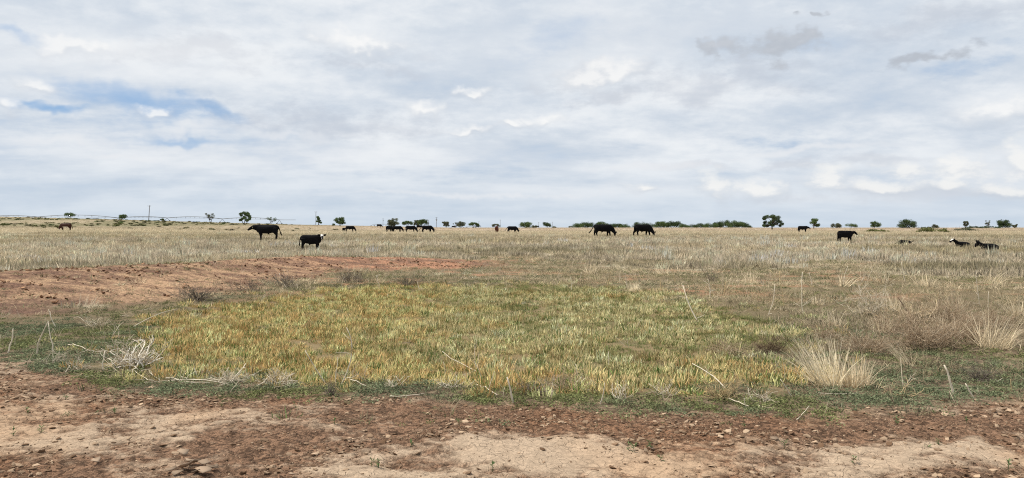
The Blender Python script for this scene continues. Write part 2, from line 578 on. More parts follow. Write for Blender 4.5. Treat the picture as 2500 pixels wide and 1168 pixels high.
class Geo:
    """collects tubes, ribbons and quads, builds one mesh"""
    def __init__(self):
        self.V, self.F4, self.F3, self.B, self.n = [], [], [], [], 0

    def add(self, V, F4=None, F3=None, bc=(0.5, 0, 0)):
        V = np.asarray(V, float)
        self.V.append(V)
        if F4 is not None and len(F4): self.F4.append(np.asarray(F4) + self.n)
        if F3 is not None and len(F3): self.F3.append(np.asarray(F3) + self.n)
        B = np.asarray(bc, float)
        self.B.append(np.tile(B, (len(V), 1)) if B.ndim == 1 else B)
        self.n += len(V)

    def tube(self, pts, radii, k=5, bc=(0.5, 0, 0)):
        pts = np.asarray([tuple(p) for p in pts], float)
        m = len(pts)
        radii = np.broadcast_to(np.asarray(radii, float), (m,)) if np.ndim(radii) else np.full(m, radii)
        T = np.gradient(pts, axis=0)
        T /= np.linalg.norm(T, axis=1, keepdims=True) + 1e-9
        ref = np.array([0, 0, 1.0]) if abs(T[0][2]) < 0.9 else np.array([1.0, 0, 0])
        V = []
        for i in range(m):
            u = np.cross(T[i], ref); u /= np.linalg.norm(u) + 1e-9
            w = np.cross(u, T[i])
            a = np.arange(k) * 2 * math.pi / k
            V.append(pts[i] + radii[i] * (np.cos(a)[:, None] * u + np.sin(a)[:, None] * w))
        V = np.concatenate(V + [pts[:1], pts[-1:]])
        F = [(i * k + j, i * k + (j + 1) % k, (i + 1) * k + (j + 1) % k, (i + 1) * k + j) for i in range(m - 1) for j in range(k)]
        c0, c1 = m * k, m * k + 1
        F3 = [(c0, (j + 1) % k, j) for j in range(k)] + [(c1, (m - 1) * k + j, (m - 1) * k + (j + 1) % k) for j in range(k)]
        self.add(V, F, F3, bc)

    def box(self, c, s, R=None):
        c = np.array(c, float)
        V = np.array([(x, y, z) for x in (-.5, .5) for y in (-.5, .5) for z in (-.5, .5)]) * np.array(s)
        if R is not None: V = V @ np.array(R).T
        self.add(V + c, [(0, 1, 3, 2), (4, 6, 7, 5), (0, 4, 5, 1), (2, 3, 7, 6), (0, 2, 6, 4), (1, 5, 7, 3)])

    def build(self, name, mat, smooth=False):
        F4 = np.concatenate(self.F4) if self.F4 else None
        F3 = np.concatenate(self.F3) if self.F3 else None
        return mesh_np(name, np.concatenate(self.V), F4, F3, mat, np.concatenate(self.B), smooth)


def blades(n, rad, h0, h1, w0, w1, lean, bend, green=0.0, tip=False, rng=RNG, segs=2, bias=(0, 0)):
    """n grass blades as bent ribbons. Returns Geo"""
    g = Geo()
    for i in range(n):
        a, r = rng.uniform(0, 2 * math.pi), rad * math.sqrt(rng.uniform(0, 1))
        b = np.array([r * math.cos(a), r * math.sin(a), 0.0])
        h, w = rng.uniform(h0, h1), rng.uniform(w0, w1)
        la = a + rng.normal(0, 0.7)
        l = abs(rng.normal(0, lean))
        d = np.array([math.cos(la) * l + bias[0], math.sin(la) * l + bias[1], 1.0])
        d /= np.linalg.norm(d)
        fa = rng.uniform(0, math.pi)
        side = np.array([math.cos(fa), math.sin(fa), 0.0])
        bd = np.array([d[0], d[1], -0.35]) * bend * rng.uniform(0.2, 1.4) * h
        V, F = [], []
        prof = (1.0, 0.85, 0.12) if not tip else (0.4, 1.25, 0.25)
        ts = (0.0, 0.55, 1.0) if not tip else (0.0, 0.68, 1.0)
        for t, pw in zip(ts, prof):
            c = b + d * h * t + bd * t * t
            c[2] = max(c[2], 0.004)
            V += [c - side * w * pw / 2, c + side * w * pw / 2]
        F = [(0, 1, 3, 2), (2, 3, 5, 4)]
        gr = 1.0 if rng.uniform() < green else 0.0
        br = rng.uniform(0, 1)
        bc = np.array([(br, 0, gr), (br, 0, gr), (br, .5, gr), (br, .5, gr), (br, 1, gr), (br, 1, gr)])
        g.add(V, F, None, bc)
    return g


def weed(n, rad, h, leaf, rng=RNG, green=1.0):
    """low rosette of small leaves"""
    g = Geo()
    for i in range(n):
        a, r = rng.uniform(0, 6.283), rad * math.sqrt(rng.uniform())
        c = np.array([r * math.cos(a), r * math.sin(a), rng.uniform(0.1, 1.0) * h * (1.1 - r / rad * 0.7)])
        u = rng.normal(size=3); u[2] *= 0.5; u /= np.linalg.norm(u)
        v = np.cross(u, rng.normal(size=3)); v /= np.linalg.norm(v)
        L, W = leaf * rng.uniform(0.6, 1.4), leaf * rng.uniform(0.25, 0.5)
        V = [c - u * L / 2, c + v * W / 2, c + u * L / 2, c - v * W / 2]
        br, gr = rng.uniform(), (1.0 if rng.uniform() < green else 0.0)
        g.add(V, [(0, 1, 2, 3)], None, (br, 0, gr))
    return g


def rock(rng, flatten, rough=0.35, sub=1):
    bm = bmesh.new()
    bmesh.ops.create_icosphere(bm, subdivisions=sub, radius=1.0)
    ax = rng.uniform(0.7, 1.3, 3)
    for v in bm.verts:
        k = 1 + rng.uniform(-rough, rough)
        v.co = Vector((v.co.x * ax[0] * k, v.co.y * ax[1] * k, v.co.z * ax[2] * k * flatten))
    me = bpy.data.meshes.new('clod_form')
    bm.to_mesh(me); bm.free()
    a = me.attributes.new('bc', 'FLOAT_VECTOR', 'POINT')
    a.data.foreach_set('vector', np.tile(np.array([rng.uniform(), 0, 0], np.float32), (len(me.vertices), 1)).ravel())
    return me


def plate(rng, thick=0.16, curl=0.25):
    """broken flake of dried clay: irregular polygon with a curled rim"""
    k = int(rng.integers(5, 9))
    a = np.sort(rng.uniform(0, 6.283, k) * 0.25 + np.arange(k) * 6.283 / k * 0.95)
    r = rng.uniform(0.65, 1.15, k)
    sx = rng.uniform(0.75, 1.2)
    ring = np.stack([np.cos(a) * r * sx, np.sin(a) * r, curl * r * r * rng.uniform(0.3, 1.2, k)], 1)
    top = ring + np.array([0, 0, thick])
    V = np.concatenate([ring * np.array([0.92, 0.92, 1]), top, [[0, 0, 0]], [[0, 0, thick * 0.9]]])
    F4 = [(i, (i + 1) % k, k + (i + 1) % k, k + i) for i in range(k)]
    F3 = [(2 * k + 1, k + i, k + (i + 1) % k) for i in range(k)] + [(2 * k, (i + 1) % k, i) for i in range(k)]
    return mesh_np('flake_form', V, F4, F3, None, np.tile([rng.uniform(), 0, 0], (len(V), 1)))


def scatter(name, P, rot, scl, tint, tint2, idx, forms, label, cat):
    """one 'stuff' object: instances of a few forms at computed points"""
    me = bpy.data.meshes.new(name)
    me.vertices.add(len(P))
    me.vertices.foreach_set('co', np.asarray(P, np.float32).ravel())
    for nm, ty, arr, key in (('rot', 'FLOAT_VECTOR', rot, 'vector'), ('scl', 'FLOAT_VECTOR', scl, 'vector')):
        a = me.attributes.new(nm, ty, 'POINT')
        a.data.foreach_set(key, np.asarray(arr, np.float32).ravel())
    for nm, arr in (('tint', tint), ('tint2', tint2)):
        a = me.attributes.new(nm, 'FLOAT_COLOR', 'POINT')
        c = np.concatenate([np.asarray(arr, np.float32), np.ones((len(P), 1), np.float32)], 1)
        a.data.foreach_set('color', c.ravel())
    a = me.attributes.new('idx', 'INT', 'POINT')
    a.data.foreach_set('value', np.asarray(idx, np.int32))
    o = link(name, me)
    ng = bpy.data.node_groups.new(name + '_nodes', 'GeometryNodeTree')
    ng.interface.new_socket('Geometry', in_out='INPUT', socket_type='NodeSocketGeometry')
    ng.interface.new_socket('Geometry', in_out='OUTPUT', socket_type='NodeSocketGeometry')
    gi, go = ng.nodes.new('NodeGroupInput'), ng.nodes.new('NodeGroupOutput')
    jn = ng.nodes.new('GeometryNodeJoinGeometry')
    for f in forms:
        so = bpy.data.objects.new(f.name + '_source', f)
        oi = ng.nodes.new('GeometryNodeObjectInfo')
        oi.inputs['Object'].default_value = so
        oi.inputs['As Instance'].default_value = True
        ng.links.new(oi.outputs['Geometry'], jn.inputs[0])
    ip = ng.nodes.new('GeometryNodeInstanceOnPoints')
    ip.inputs['Pick Instance'].default_value = True

    def attr(nm, ty):
        n = ng.nodes.new('GeometryNodeInputNamedAttribute')
        n.data_type = ty
        n.inputs['Name'].default_value = nm
        return n.outputs['Attribute']
    ng.links.new(gi.outputs[0], ip.inputs['Points'])
    ng.links.new(jn.outputs[0], ip.inputs['Instance'])
    ng.links.new(attr('idx', 'INT'), ip.inputs['Instance Index'])
    e2r = ng.nodes.new('FunctionNodeEulerToRotation')
    ng.links.new(attr('rot', 'FLOAT_VECTOR'), e2r.inputs[0])
    ng.links.new(e2r.outputs[0], ip.inputs['Rotation'])
    ng.links.new(attr('scl', 'FLOAT_VECTOR'), ip.inputs['Scale'])
    ng.links.new(ip.outputs[0], go.inputs[0])
    md = o.modifiers.new('scatter', 'NODES')
    md.node_group = ng
    tag(o, label, cat, kind='stuff')
    return o


# ------------------------------------------------------------------ the ground sheet
def gauss_px(x, y, spots):
    s = np.zeros(x.shape)
    for px, py, rx, ry, amp in spots:
        cx, cy = flat(px, py)
        wx = rx / FOC * cy
        wy = abs(flat(px, py - ry)[1] - flat(px, py + ry)[1]) / 2
        s += amp * np.exp(-((x - cx) / wx) ** 2 - ((y - cy) / wy) ** 2)
    return s


PALE = ((1330, 1110, 230, 38, .9), (1520, 1120, 120, 30, .5), (870, 1152, 150, 22, .9), (330, 1050, 170, 45, .65), (560, 1015, 180, 22, .5), (70, 1040, 140, 60, .4),
        (2230, 1110, 200, 30, .55), (2440, 1125, 120, 30, .6), (2060, 1090, 120, 18, .45), (160, 985, 120, 25, .3), (1700, 1150, 150, 30, .55), (1180, 1090, 90, 22, .5),
        (780, 1085, 380, 26, -.45), (1700, 1045, 330, 28, -.5), (1950, 1050, 200, 30, -.3), (300, 965, 300, 26, -.35), (120, 1140, 200, 45, -.45), (600, 1135, 220, 32, -.5),
        (2400, 1030, 220, 36, -.55), (1150, 1030, 300, 22, -.35), (1500, 1010, 400, 16, -.3), (1590, 1092, 40, 14, -.5))


def pale_of(x, y):
    n = fbm(x * 0.9, y * 1.5, 61, 5, 0.55)
    n2 = fbm(x * 3.5, y * 5.5, 67, 4, 0.6)
    n3 = fbm(x * 13, y * 17, 69, 3, 0.6)
    return sstep(0.43, 0.67, n * 0.32 + n2 * 0.40 + n3 * 0.28 + 0.25 * gauss_px(x, y, PALE) - 0.02)


def c3(*c):
    return np.array(c)[None, :]


def lerp(a, b, t):
    return a + (b - a) * t[:, None]


def ground_colours(x, y):
    z = zones(x, y)
    r = np.hypot(x, y)
    pale = pale_of(x, y)
    fine = fbm(x * 6, y * 9, 71, 4, 0.6)
    soil = lerp(c3(.185, .109, .067), c3(.415, .31, .215), pale)
    red = sstep(0.55, 0.75, fbm(x * 0.8, y * 0.8, 79, 3))[:]
    soil = lerp(soil, soil * c3(1.05, .86, .70), red * 0.4)
    # bank of red earth: pale skin with dark streaks, redder towards its far end
    st = sstep(0.45, 0.60, fbm(x * 0.9, y * 2.2, 83, 6, 0.68))
    st2 = sstep(0.52, 0.64, fbm(x * 3.0, y * 5.0, 89, 4, 0.65))
    par = z['crest'][2]
    far_end = sstep(2.2, 3.6, par)
    berm = lerp(c3(.43, .275, .165), c3(.43, .225, .135), far_end)
    berm = lerp(berm, c3(.19, .108, .072), np.clip(st * 0.75 + st2 * 0.55, 0, 1))
    damp = np.exp(-((x + 8.6) / 2.2) ** 2 - ((y - 14.0) / 1.6) ** 2)
    berm = lerp(berm, c3(.13, .075, .055), np.clip(damp * 0.8, 0, 1))
    gold = lerp(c3(.25, .185, .10), c3(.17, .14, .07), sstep(.4, .65, fbm(x * 1.3, y * 1.3, 97, 3)))
    redp = sstep(0.51, 0.66, fbm(x * 0.55, y * 0.8, 101, 5, .62)) * sstep(14, 19, y) * .75
    mid = lerp(c3(.20, .155, .09), c3(.40, .215, .125), redp)
    mid = lerp(mid, mid * 0.75, fine)
    near_green = sstep(14, 9, y)
    mid = lerp(mid, lerp(np.tile(c3(.11, .08, .052), (len(x), 1)), np.tile(c3(.25, .18, .12), (len(x), 1)), sstep(.4, .6, fbm(x * 9, y * 13, 73, 4, .65))), near_green * 0.8)
    g = sstep(.45, .62, fbm(x * 0.12, y * 0.25, 103, 4))
    past = lerp(c3(.50, .42, .30), c3(.38, .335, .235), g)
    past = lerp(past, c3(.48, .40, .28), sstep(60, 85, y) * sstep(230, 170, y))
    past = lerp(past, c3(.44, .345, .25), sstep(170, 240, y))
    px = z['px']
    hill = sstep(150, 230, y) * sstep(1000, 500, px)
    hp = sstep(.47, .6, fbm(x * 0.035, y * 0.012, 107, 4, .6))
    past = lerp(past, lerp(c3(.35, .285, .19), c3(.22, .195, .115), hp), hill)
    col = (soil * z['soil'][:, None] + berm * z['berm'][:, None] + gold * z['gold'][:, None] + mid * z['mid'][:, None] + past * z['past'][:, None])
    tot = (z['soil'] + z['berm'] + z['gold'] + z['mid'] + z['past'])[:, None]
    col = col / np.maximum(tot, 1e-3)
    mask = np.stack([np.clip(z['soil'] + .7 * z['berm'] + .6 * z['mid'] * sstep(16, 10, y), 0, 1), pale * z['soil'], sstep(25, 50, r)], 1)
    return col, mask, z


def build_ground():
    na = 500
    az = np.concatenate([np.linspace(-math.pi, -0.80, 30)[:-1], np.linspace(-0.80, 0.80, na), np.linspace(0.80, math.pi, 30)[1:]])
    r = [0.3, 1.2, 2.2, 3.0]
    while r[-1] < 10: r.append(r[-1] * 1.0042)
    while r[-1] < 30: r.append(r[-1] * 1.0075)
    while r[-1] < 400: r.append(r[-1] * 1.02)
    while r[-1] < 9000: r.append(r[-1] * 1.06)
    r = np.array(r)
    A, R = np.meshgrid(az, r)
    x, y = (np.sin(A) * R).ravel(), (np.cos(A) * R).ravel()
    h = height(x, y)
    col, mask, z = ground_colours(x, y)
    # small relief of the bare, trodden soil: crust edges, hoof marks and crumbs
    nearw = sstep(14, 9, np.hypot(x, y)) * z['soil']
    rel = 0.05 * (fbm(x * 5, y * 5, 113, 4, .55) - .5) + 0.022 * (fbm(x * 22, y * 22, 127, 3, .6) - .5) * (1.2 - mask[:, 1]) + 0.012 * mask[:, 1]
    bw = z['berm'] * sstep(45, 25, y)
    rel2 = 0.10 * (fbm(x * 1.6, y * 1.6, 131, 4, .6) - .5)
    h = h + nearw * rel + bw * rel2
    n, m = len(r), len(az)
    i = np.arange(n - 1)[:, None] * m + np.arange(m - 1)[None, :]
    F = np.stack([i, i + 1, i + m + 1, i + m], -1).reshape(-1, 4)[:, ::-1]
    me = mesh_np('ground', np.stack([x, y, h], 1), F, None, ground_mat(), None, True)
    a = me.attributes.new('gcol', 'FLOAT_COLOR', 'POINT')
    a.data.foreach_set('color', np.concatenate([col, np.ones((len(x), 1))], 1).astype(np.float32).ravel())
    a = me.attributes.new('gmask', 'FLOAT_VECTOR', 'POINT')
    a.data.foreach_set('vector', mask.astype(np.float32).ravel())
    o = link('ground', me)
    tag(o, kind='structure')
    return o


build_ground()
GOLDM = blade_mat('gold_blades', up=0.6, trans=0.38)
GRASS = blade_mat('grass_blades', up=0.85, trans=0.38)
WEED = blade_mat('weed_leaves', trans=0.2, up=0.6)
CLOD = blade_mat('clod_soil', trans=0.0)


def pick(n, y0, y1, dens, spread=0.80):
    """random ground points, 'dens' per square metre (function of x, y), between two depths"""
    area = spread * (y1 ** 2 - y0 ** 2)
    N = int(area * n)
    y = np.sqrt(RNG.uniform(y0 ** 2, y1 ** 2, N))
    x = RNG.uniform(-spread, spread, N) * y
    keep = RNG.uniform(0, 1, N) < dens(x, y)
    return x[keep], y[keep]


def place(x, y, sink=0.0):
    return np.stack([x, y, height(x, y) - sink], 1)


def jitter(c, n, amt=0.18):
    return np.clip(np.asarray(c) * (1 + RNG.normal(0, amt, (n, 1))) * (1 + RNG.normal(0, amt * 0.3, (n, 3))), 0.005, 0.9)


def spin(n, tilt=0.08):
    return np.stack([RNG.normal(0, tilt, n), RNG.normal(0, tilt, n), RNG.uniform(0, 6.283, n)], 1)


# --- golden grass of the dried pond floor
def scatter_gold():
    forms = []
    for g, ln, hh in ((.15, .30, 1.0), (.25, .45, .9), (.35, .35, 1.1), (.2, .8, .8), (.6, .4, .75), (.2, .3, 1.25), (.1, 1.3, .7), (.85, .5, .7)):
        forms.append(blades(44, 0.08, 0.025 * hh, 0.105 * hh, 0.003, 0.0068, ln, 0.3, green=g, tip=True).build('gold_grass_form', GOLDM))
    x, y = pick(150, 6.3, 22, lambda x, y: zones(x, y)['gold'] * (0.3 + 0.7 * sstep(.34, .52, fbm(x * 1.7, y * 1.7, 201, 4, .6))))
    n = len(x)
    warm = sstep(.32, .58, fbm(x * 0.8, y * 0.8, 203, 4) * 0.6 + 0.40 * sstep(1.5, -4.0, x) + 0.30 * sstep(9.4, 7.2, y) - 0.02)
    t1 = lerp(np.tile(c3(.84, .71, .385), (n, 1)), np.tile(c3(.92, .655, .30), (n, 1)), warm) * (1 + RNG.normal(0, .22, (n, 1)))
    t2 = jitter((.15, .205, .06), n, .25)
    gr = sstep(.5, .68, fbm(x * 0.9, y * 0.9, 207, 4)) * (1 - warm)
    t1 = lerp(t1, np.tile(c3(.255, .265, .105), (n, 1)), np.clip(gr * 0.75 + RNG.uniform(0, .2, n), 0, 1))
    brn = (RNG.uniform(size=n) < .22 + .25 * sstep(.5, .62, fbm(x * 2.2, y * 2.2, 205, 3)))[:, None]
    t1 = np.where(brn, t1 * c3(.58, .52, .46), t1)
    s = RNG.uniform(.45, 1.45, n) * (.7 + .6 * fbm(x * 1.1, y * 1.1, 209, 3)) * (1 - 0.3 * gr) * (1 + .15 * sstep(8.6, 7.4, y))
    scatter('golden_grass', place(x, y, .005), spin(n, .1), np.stack([s, s, s * RNG.uniform(.75, 1.15, n)], 1), np.clip(t1, .01, .8), t2, RNG.integers(0, len(forms), n), forms,
            'short golden and green grass filling the dried pond floor', 'grass')


# --- low green weeds round the pond floor and over the flat
def weed_density(x, y):
    z = zones(x, y)
    bd = z['bd']
    rim = sstep(2.2, 0.6, y - bd) * (1 - z['soil'])
    left = sstep(-4.2, -5.6, x) * sstep(16, 13, y)
    lip = sstep(2.6, .4, -poly_sd(x, y, GOLD)) * sstep(2.5, -1.0, x)
    patch = sstep(.42, .6, fbm(x * 0.55, y * 1.1, 211, 4))
    far = sstep(14, 18, y)
    d = np.clip(rim * 0.95 + left * 0.85 + lip * .8 + patch * 0.6 * (1 - far * 0.1), 0.05, 1) * (z['mid'] + 0.24 * z['gold'] * sstep(.5, .64, fbm(x * .8, y * 1.1, 207, 4)) + .05 * z['berm'] * patch)
    d = d * (0.5 + 0.5 * sstep(.36, .52, fbm(x * 2.5, y * 2.5, 213, 3)))
    d = d + .16 * z['berm'] * sstep(.5, .62, fbm(x * 1.2, y * 2.2, 215, 3))
    return d + 0.015 * z['soil'] * sstep(1.4, .2, bd - y)


def scatter_weeds():
    forms = [weed(44, 0.08, 0.045, 0.022).build('weed_form', WEED) for _ in range(6)]
    x1, y1 = pick(300, 5.6, 12, weed_density)
    x2, y2 = pick(55, 12, 24, weed_density)
    x3, y3 = pick(14, 24, 45, lambda x, y: zones(x, y)['mid'] * sstep(.45, .6, fbm(x * .5, y * .9, 217, 4)) + .25 * zones(x, y)['past'] * sstep(.55, .65, fbm(x * .3, y * .5, 219, 3)))
    x, y = np.concatenate([x1, x2, x3]), np.concatenate([y1, y2, y3])
    n = len(x)
    blu = sstep(.45, .62, fbm(x * 0.9, y * 0.9, 221, 3))
    back = sstep(11, 15, y) * sstep(24, 20, y)
    t2 = lerp(np.tile(c3(.178, .192, .08), (n, 1)), np.tile(c3(.168, .192, .108), (n, 1)), blu) * (1 + RNG.normal(0, .25, (n, 1)))
    t2 = t2 * (1 - .3 * back * sstep(2.5, -1.0, x))[:, None]
    brown = sstep(14, 22, y)[:, None]
    t2 = t2 * (1 - brown * .35) + brown * .35 * c3(.28, .23, .14)
    s = RNG.uniform(.5, 1.25, n) * (1 + .9 * sstep(12, 30, y))
    scatter('green_weeds', place(x, y, .004), spin(n, .15), np.stack([s, s, s * RNG.uniform(.6, 1.2, n)], 1), t2, np.clip(t2, .01, .5), RNG.integers(0, len(forms), n), forms,
            'low green weeds covering the rim of the pond floor', 'weeds')


# --- short dry litter and thin grass on the flat around the pond
def scatter_litter():
    forms = [blades(22, 0.14, 0.04, 0.16, 0.004, 0.009, 0.9, 0.5, green=g).build('litter_form', GRASS) for g in (.1, .25, .0, .2, .35)]

    def dens(x, y):
        z = zones(x, y)
        p = sstep(.42, .58, fbm(x * 0.5, y * 1.1, 223, 4, .6))
        left = sstep(-4.0, -5.4, x) * sstep(17, 13, y)
        return z['mid'] * (0.10 + .90 * p) * (1 - .7 * left) * (1 - .6 * sstep(2.6, .4, -poly_sd(x, y, GOLD)) * sstep(2.5, -1.0, x)) * sstep(.3, 1.8, y - z['bd']) + .06 * z['berm'] + .012 * z['soil']
    x1, y1 = pick(70, 5.5, 14, dens)
    x2, y2 = pick(34, 14, 42, dens)
    x, y = np.concatenate([x1, x2]), np.concatenate([y1, y2])
    n = len(x)
    k = fbm(x * 0.4, y * 0.4, 227, 3)
    t1 = lerp(np.tile(c3(.57, .47, .315), (n, 1)), np.tile(c3(.40, .325, .205), (n, 1)), sstep(.4, .6, k)) * (1 + RNG.normal(0, .28, (n, 1)))
    t1 = t1 * (1 - .42 * sstep(17, 12, y))[:, None]
    t2 = jitter((.17, .19, .085), n, .25)
    s = RNG.uniform(.6, 1.4, n)
    scatter('dry_litter', place(x, y, .004), spin(n, .1), np.stack([s, s, s * RNG.uniform(.6, 1.1, n)], 1), np.clip(t1, .01, .8), t2, RNG.integers(0, len(forms), n), forms,
            'thin dry grass and litter over the flat around the pond', 'dry grass')


# --- the dry pasture
def scatter_pasture():
    forms = [blades(50, 0.24, 0.08, 0.42, 0.004, 0.009, 0.42, 0.35, green=g).build('pasture_form', GRASS) for g in (.06, .12, .2, .05, .1, .16)]
    wide = [blades(40, 0.30, 0.18, 0.42, 0.014, 0.03, 0.2, 0.3, green=g).build('pasture_far_form', GRASS) for g in (.05, .1, .15)]
    forms += wide

    def dens(x, y):
        z = zones(x, y)
        return np.clip(z['past'] * (.45 + .55 * sstep(.36, .54, fbm(x * .35, y * .5, 231, 4))) + .06 * z['mid'] * sstep(13, 22, y) * sstep(.5, .65, fbm(x * .5, y * .5, 233, 3)), 0, 1)
    X, Y, S, I = [], [], [], []
    for y0, y1, nn, s0, s1, far in ((12, 46, 13, .7, 1.15, 0), (46, 95, 6, .8, 1.25, 0), (95, 200, 1.9, 1.3, 2.1, 1), (200, 480, .28, 2.4, 4.2, 1)):
        x, y = pick(nn, y0, y1, dens)
        X.append(x); Y.append(y)
        S.append(RNG.uniform(s0, s1, len(x)))
        I.append(RNG.integers(6, 9, len(x)) if far else RNG.integers(0, 6, len(x)))
    x, y, s, idx = map(np.concatenate, (X, Y, S, I))
    n = len(x)
    zm = zones(x, y)['past']
    hgt = np.minimum(s, 1.15) * (.45 + .9 * fbm(x * .22, y * .22, 239, 3)) * RNG.uniform(.45, 1.0, n) * (.45 + .55 * zm)
    s = s * (.6 + .4 * zm)
    g = fbm(x * .10, y * .16, 241, 4)
    near = lerp(np.tile(c3(.80, .67, .495), (n, 1)), np.tile(c3(.60, .51, .37), (n, 1)), sstep(.42, .6, g))
    warmp = sstep(.52, .66, fbm(x * .3, y * .3, 243, 3))
    near = lerp(near, np.tile(c3(.74, .605, .40), (n, 1)), warmp * .7)
    midc = np.tile(c3(.77, .64, .445), (n, 1))
    farc = np.tile(c3(.62, .49, .36), (n, 1))
    t1 = lerp(near, midc, sstep(55, 85, y))
    t1 = lerp(t1, farc, sstep(160, 230, y))
    hillw = sstep(150, 230, y) * sstep(1000, 500, px_of(x, y))
    hp = sstep(.45, .58, fbm(x * .035, y * .012, 107, 4, .6)) * .8
    t1 = lerp(t1, lerp(np.tile(c3(.50, .41, .28), (n, 1)), np.tile(c3(.31, .285, .165), (n, 1)), hp), hillw)
    dull = sstep(.49, .58, fbm(x * .07, y * .22, 245, 4, .6)) * sstep(160, 60, y)
    t1 = lerp(t1, t1 * c3(.68, .69, .62), dull)
    wisp = (RNG.uniform(size=n) < .10) & (y < 90)
    hgt = np.where(wisp, hgt * 1.5, hgt)
    t1 = np.where(wisp[:, None], t1 * 1.25, t1 * .95)
    t1 = t1 * (1 + RNG.normal(0, 1, (n, 1)) * (.24 - .12 * sstep(40, 80, y))[:, None])
    t2 = jitter((.30, .30, .18), n, .2)
    scatter('pasture_grass', place(x, y, .01), spin(n, .1), np.stack([s, s, hgt], 1), np.clip(t1, .01, .85), t2, idx, forms,
            'tall dry tan grass of the open pasture', 'grass')


# --- crumbs and flakes on the bare soil
def scatter_clods():
    rng = np.random.default_rng(11)
    forms = []
    for i in range(7):
        me = rock(rng, rng.uniform(.3, .5)); me.materials.append(CLOD); forms.append(me)
    for i in range(7):
        me = plate(rng, rng.uniform(.10, .22), rng.uniform(.1, .45)); me.materials.append(CLOD); forms.append(me)

    def dloose(x, y):
        z = zones(x, y)
        return z['soil'] * np.clip(1.0 - .86 * pale_of(x, y), 0, 1) * (.25 + .75 * sstep(.4, .55, fbm(x * 2.2, y * 3.2, 251, 3)))
    xa, ya = pick(1300, 4.2, 7.6, dloose, .78)
    xa2, ya2 = pick(700, 7.6, 9.5, dloose, .78)
    xa, ya = np.concatenate([xa, xa2]), np.concatenate([ya, ya2])
    xb, yb = pick(520, 4.2, 9.5, lambda x, y: dloose(x, y) * (.12 + .88 * sstep(.42, .62, fbm(x * 1.4, y * 2.0, 257, 3))) + .02 * zones(x, y)['soil'], .78)
    xc, yc = pick(26, 13, 36, lambda x, y: zones(x, y)['berm'] * sstep(.45, .6, fbm(x * .9, y * 2.0, 83, 5, .62)))
    na, nb, nc = len(xa), len(xb), len(xc)
    x, y = np.concatenate([xa, xb, xc]), np.concatenate([ya, yb, yc])
    n = len(x)
    s = np.concatenate([.003 + .006 * RNG.power(.4, na), .008 + .022 * RNG.power(.4, nb), .02 + .05 * RNG.power(.4, nc)])
    idx = np.concatenate([RNG.integers(0, 7, na), RNG.integers(7, 14, nb), RNG.integers(0, 7, nc)])
    k = RNG.uniform(0, 1, n) ** 1.3
    t = lerp(np.tile(c3(.13, .078, .047), (n, 1)), np.tile(c3(.40, .29, .195), (n, 1)), k)
    t[na + nb:] *= c3(.8, .66, .6)
    rot = np.concatenate([spin(na, .5), spin(nb, .28), spin(nc, .4)])
    P = place(x, y)
    # follow the fine relief of the sheet
    z = zones(x, y)
    pl = pale_of(x, y)
    P[:, 2] += sstep(14, 9, np.hypot(x, y)) * z['soil'] * (0.05 * (fbm(x * 5, y * 5, 113, 4, .55) - .5) + 0.022 * (fbm(x * 22, y * 22, 127, 3, .6) - .5) * (1.2 - pl) + 0.012 * pl)
    P[:, 2] += z['berm'] * sstep(45, 25, y) * 0.10 * (fbm(x * 1.6, y * 1.6, 131, 4, .6) - .5)
    P[:, 2] += s * .15
    scatter('soil_clods', P, rot, np.stack([s, s, s], 1), t, t, idx, forms, 'loose brown crumbs and small clay flakes over the bare soil', 'soil')


# --- thin dead stems sticking up here and there
def scatter_stems():
    rng = np.random.default_rng(17)
    forms = []
    for i in range(9):
        g = Geo()
        for k in range(int(rng.integers(1, 5))):
            a = np.array([rng.normal(0, .03), rng.normal(0, .03), 0.0])
            d = np.array([rng.normal(0, .5), rng.normal(0, .5), 1.0]); d /= np.linalg.norm(d)
            L = rng.uniform(.5, 1.0)
            bend = rng.normal(0, .12, 3)
            P = np.array([a + d * L * t + bend * t * t for t in (0, .35, .7, 1.0)])
            g.tube(P, [.014, .012, .009, .004], 4, (rng.uniform(), 0, 0))
            for q in range(int(rng.integers(0, 4))):
                j = int(rng.integers(1, 3))
                e = P[j] + (d + rng.normal(0, .7, 3)) * L * rng.uniform(.15, .4)
                e[2] = max(e[2], .02)
                g.tube([P[j], (P[j] + e) / 2 + rng.normal(0, .02, 3), e], [.007, .006, .003], 4, (rng.uniform(), 0, 0))
        forms.append(g.build('stem_form', STEM))

    def dens(x, y):
        z = zones(x, y)
        rim = sstep(2.0, .3, y - z['bd']) * (1 - z['soil'])
        return np.clip((.25 * z['mid'] + .10 * z['gold'] + .9 * rim * (1 - .5 * z['gold']) + .5 * z['mid'] * sstep(13, 17, y) + .22 * z['past'] + .04 * z['berm']) * (.3 + .7 * sstep(.42, .6, fbm(x * .7, y * .7, 261, 3))), 0, 1)
    x1, y1 = pick(9, 6.2, 16, dens)
    x2, y2 = pick(4.0, 16, 60, dens)
    x, y = np.concatenate([x1, x2]), np.concatenate([y1, y2])
    n = len(x)
    s = RNG.uniform(.10, .34, n) * (1 + .5 * sstep(14, 24, y))
    t = lerp(np.tile(c3(.66, .57, .43), (n, 1)), np.tile(c3(.42, .33, .22), (n, 1)), RNG.uniform(0, 1, n))
    rot = spin(n, .25)
    lie = RNG.uniform(size=n) < .3
    rot[:, 0] = np.where(lie, RNG.choice((-1.45, 1.45), n) , rot[:, 0])
    P = place(x, y)
    P[:, 2] += np.where(lie, .02, 0)
    scatter('dead_stems', P, rot, np.stack([s * .8, s * .8, s], 1), t, t, RNG.integers(0, len(forms), n), forms, 'thin pale dead stems scattered over the flat and the pond rim', 'dead stems')


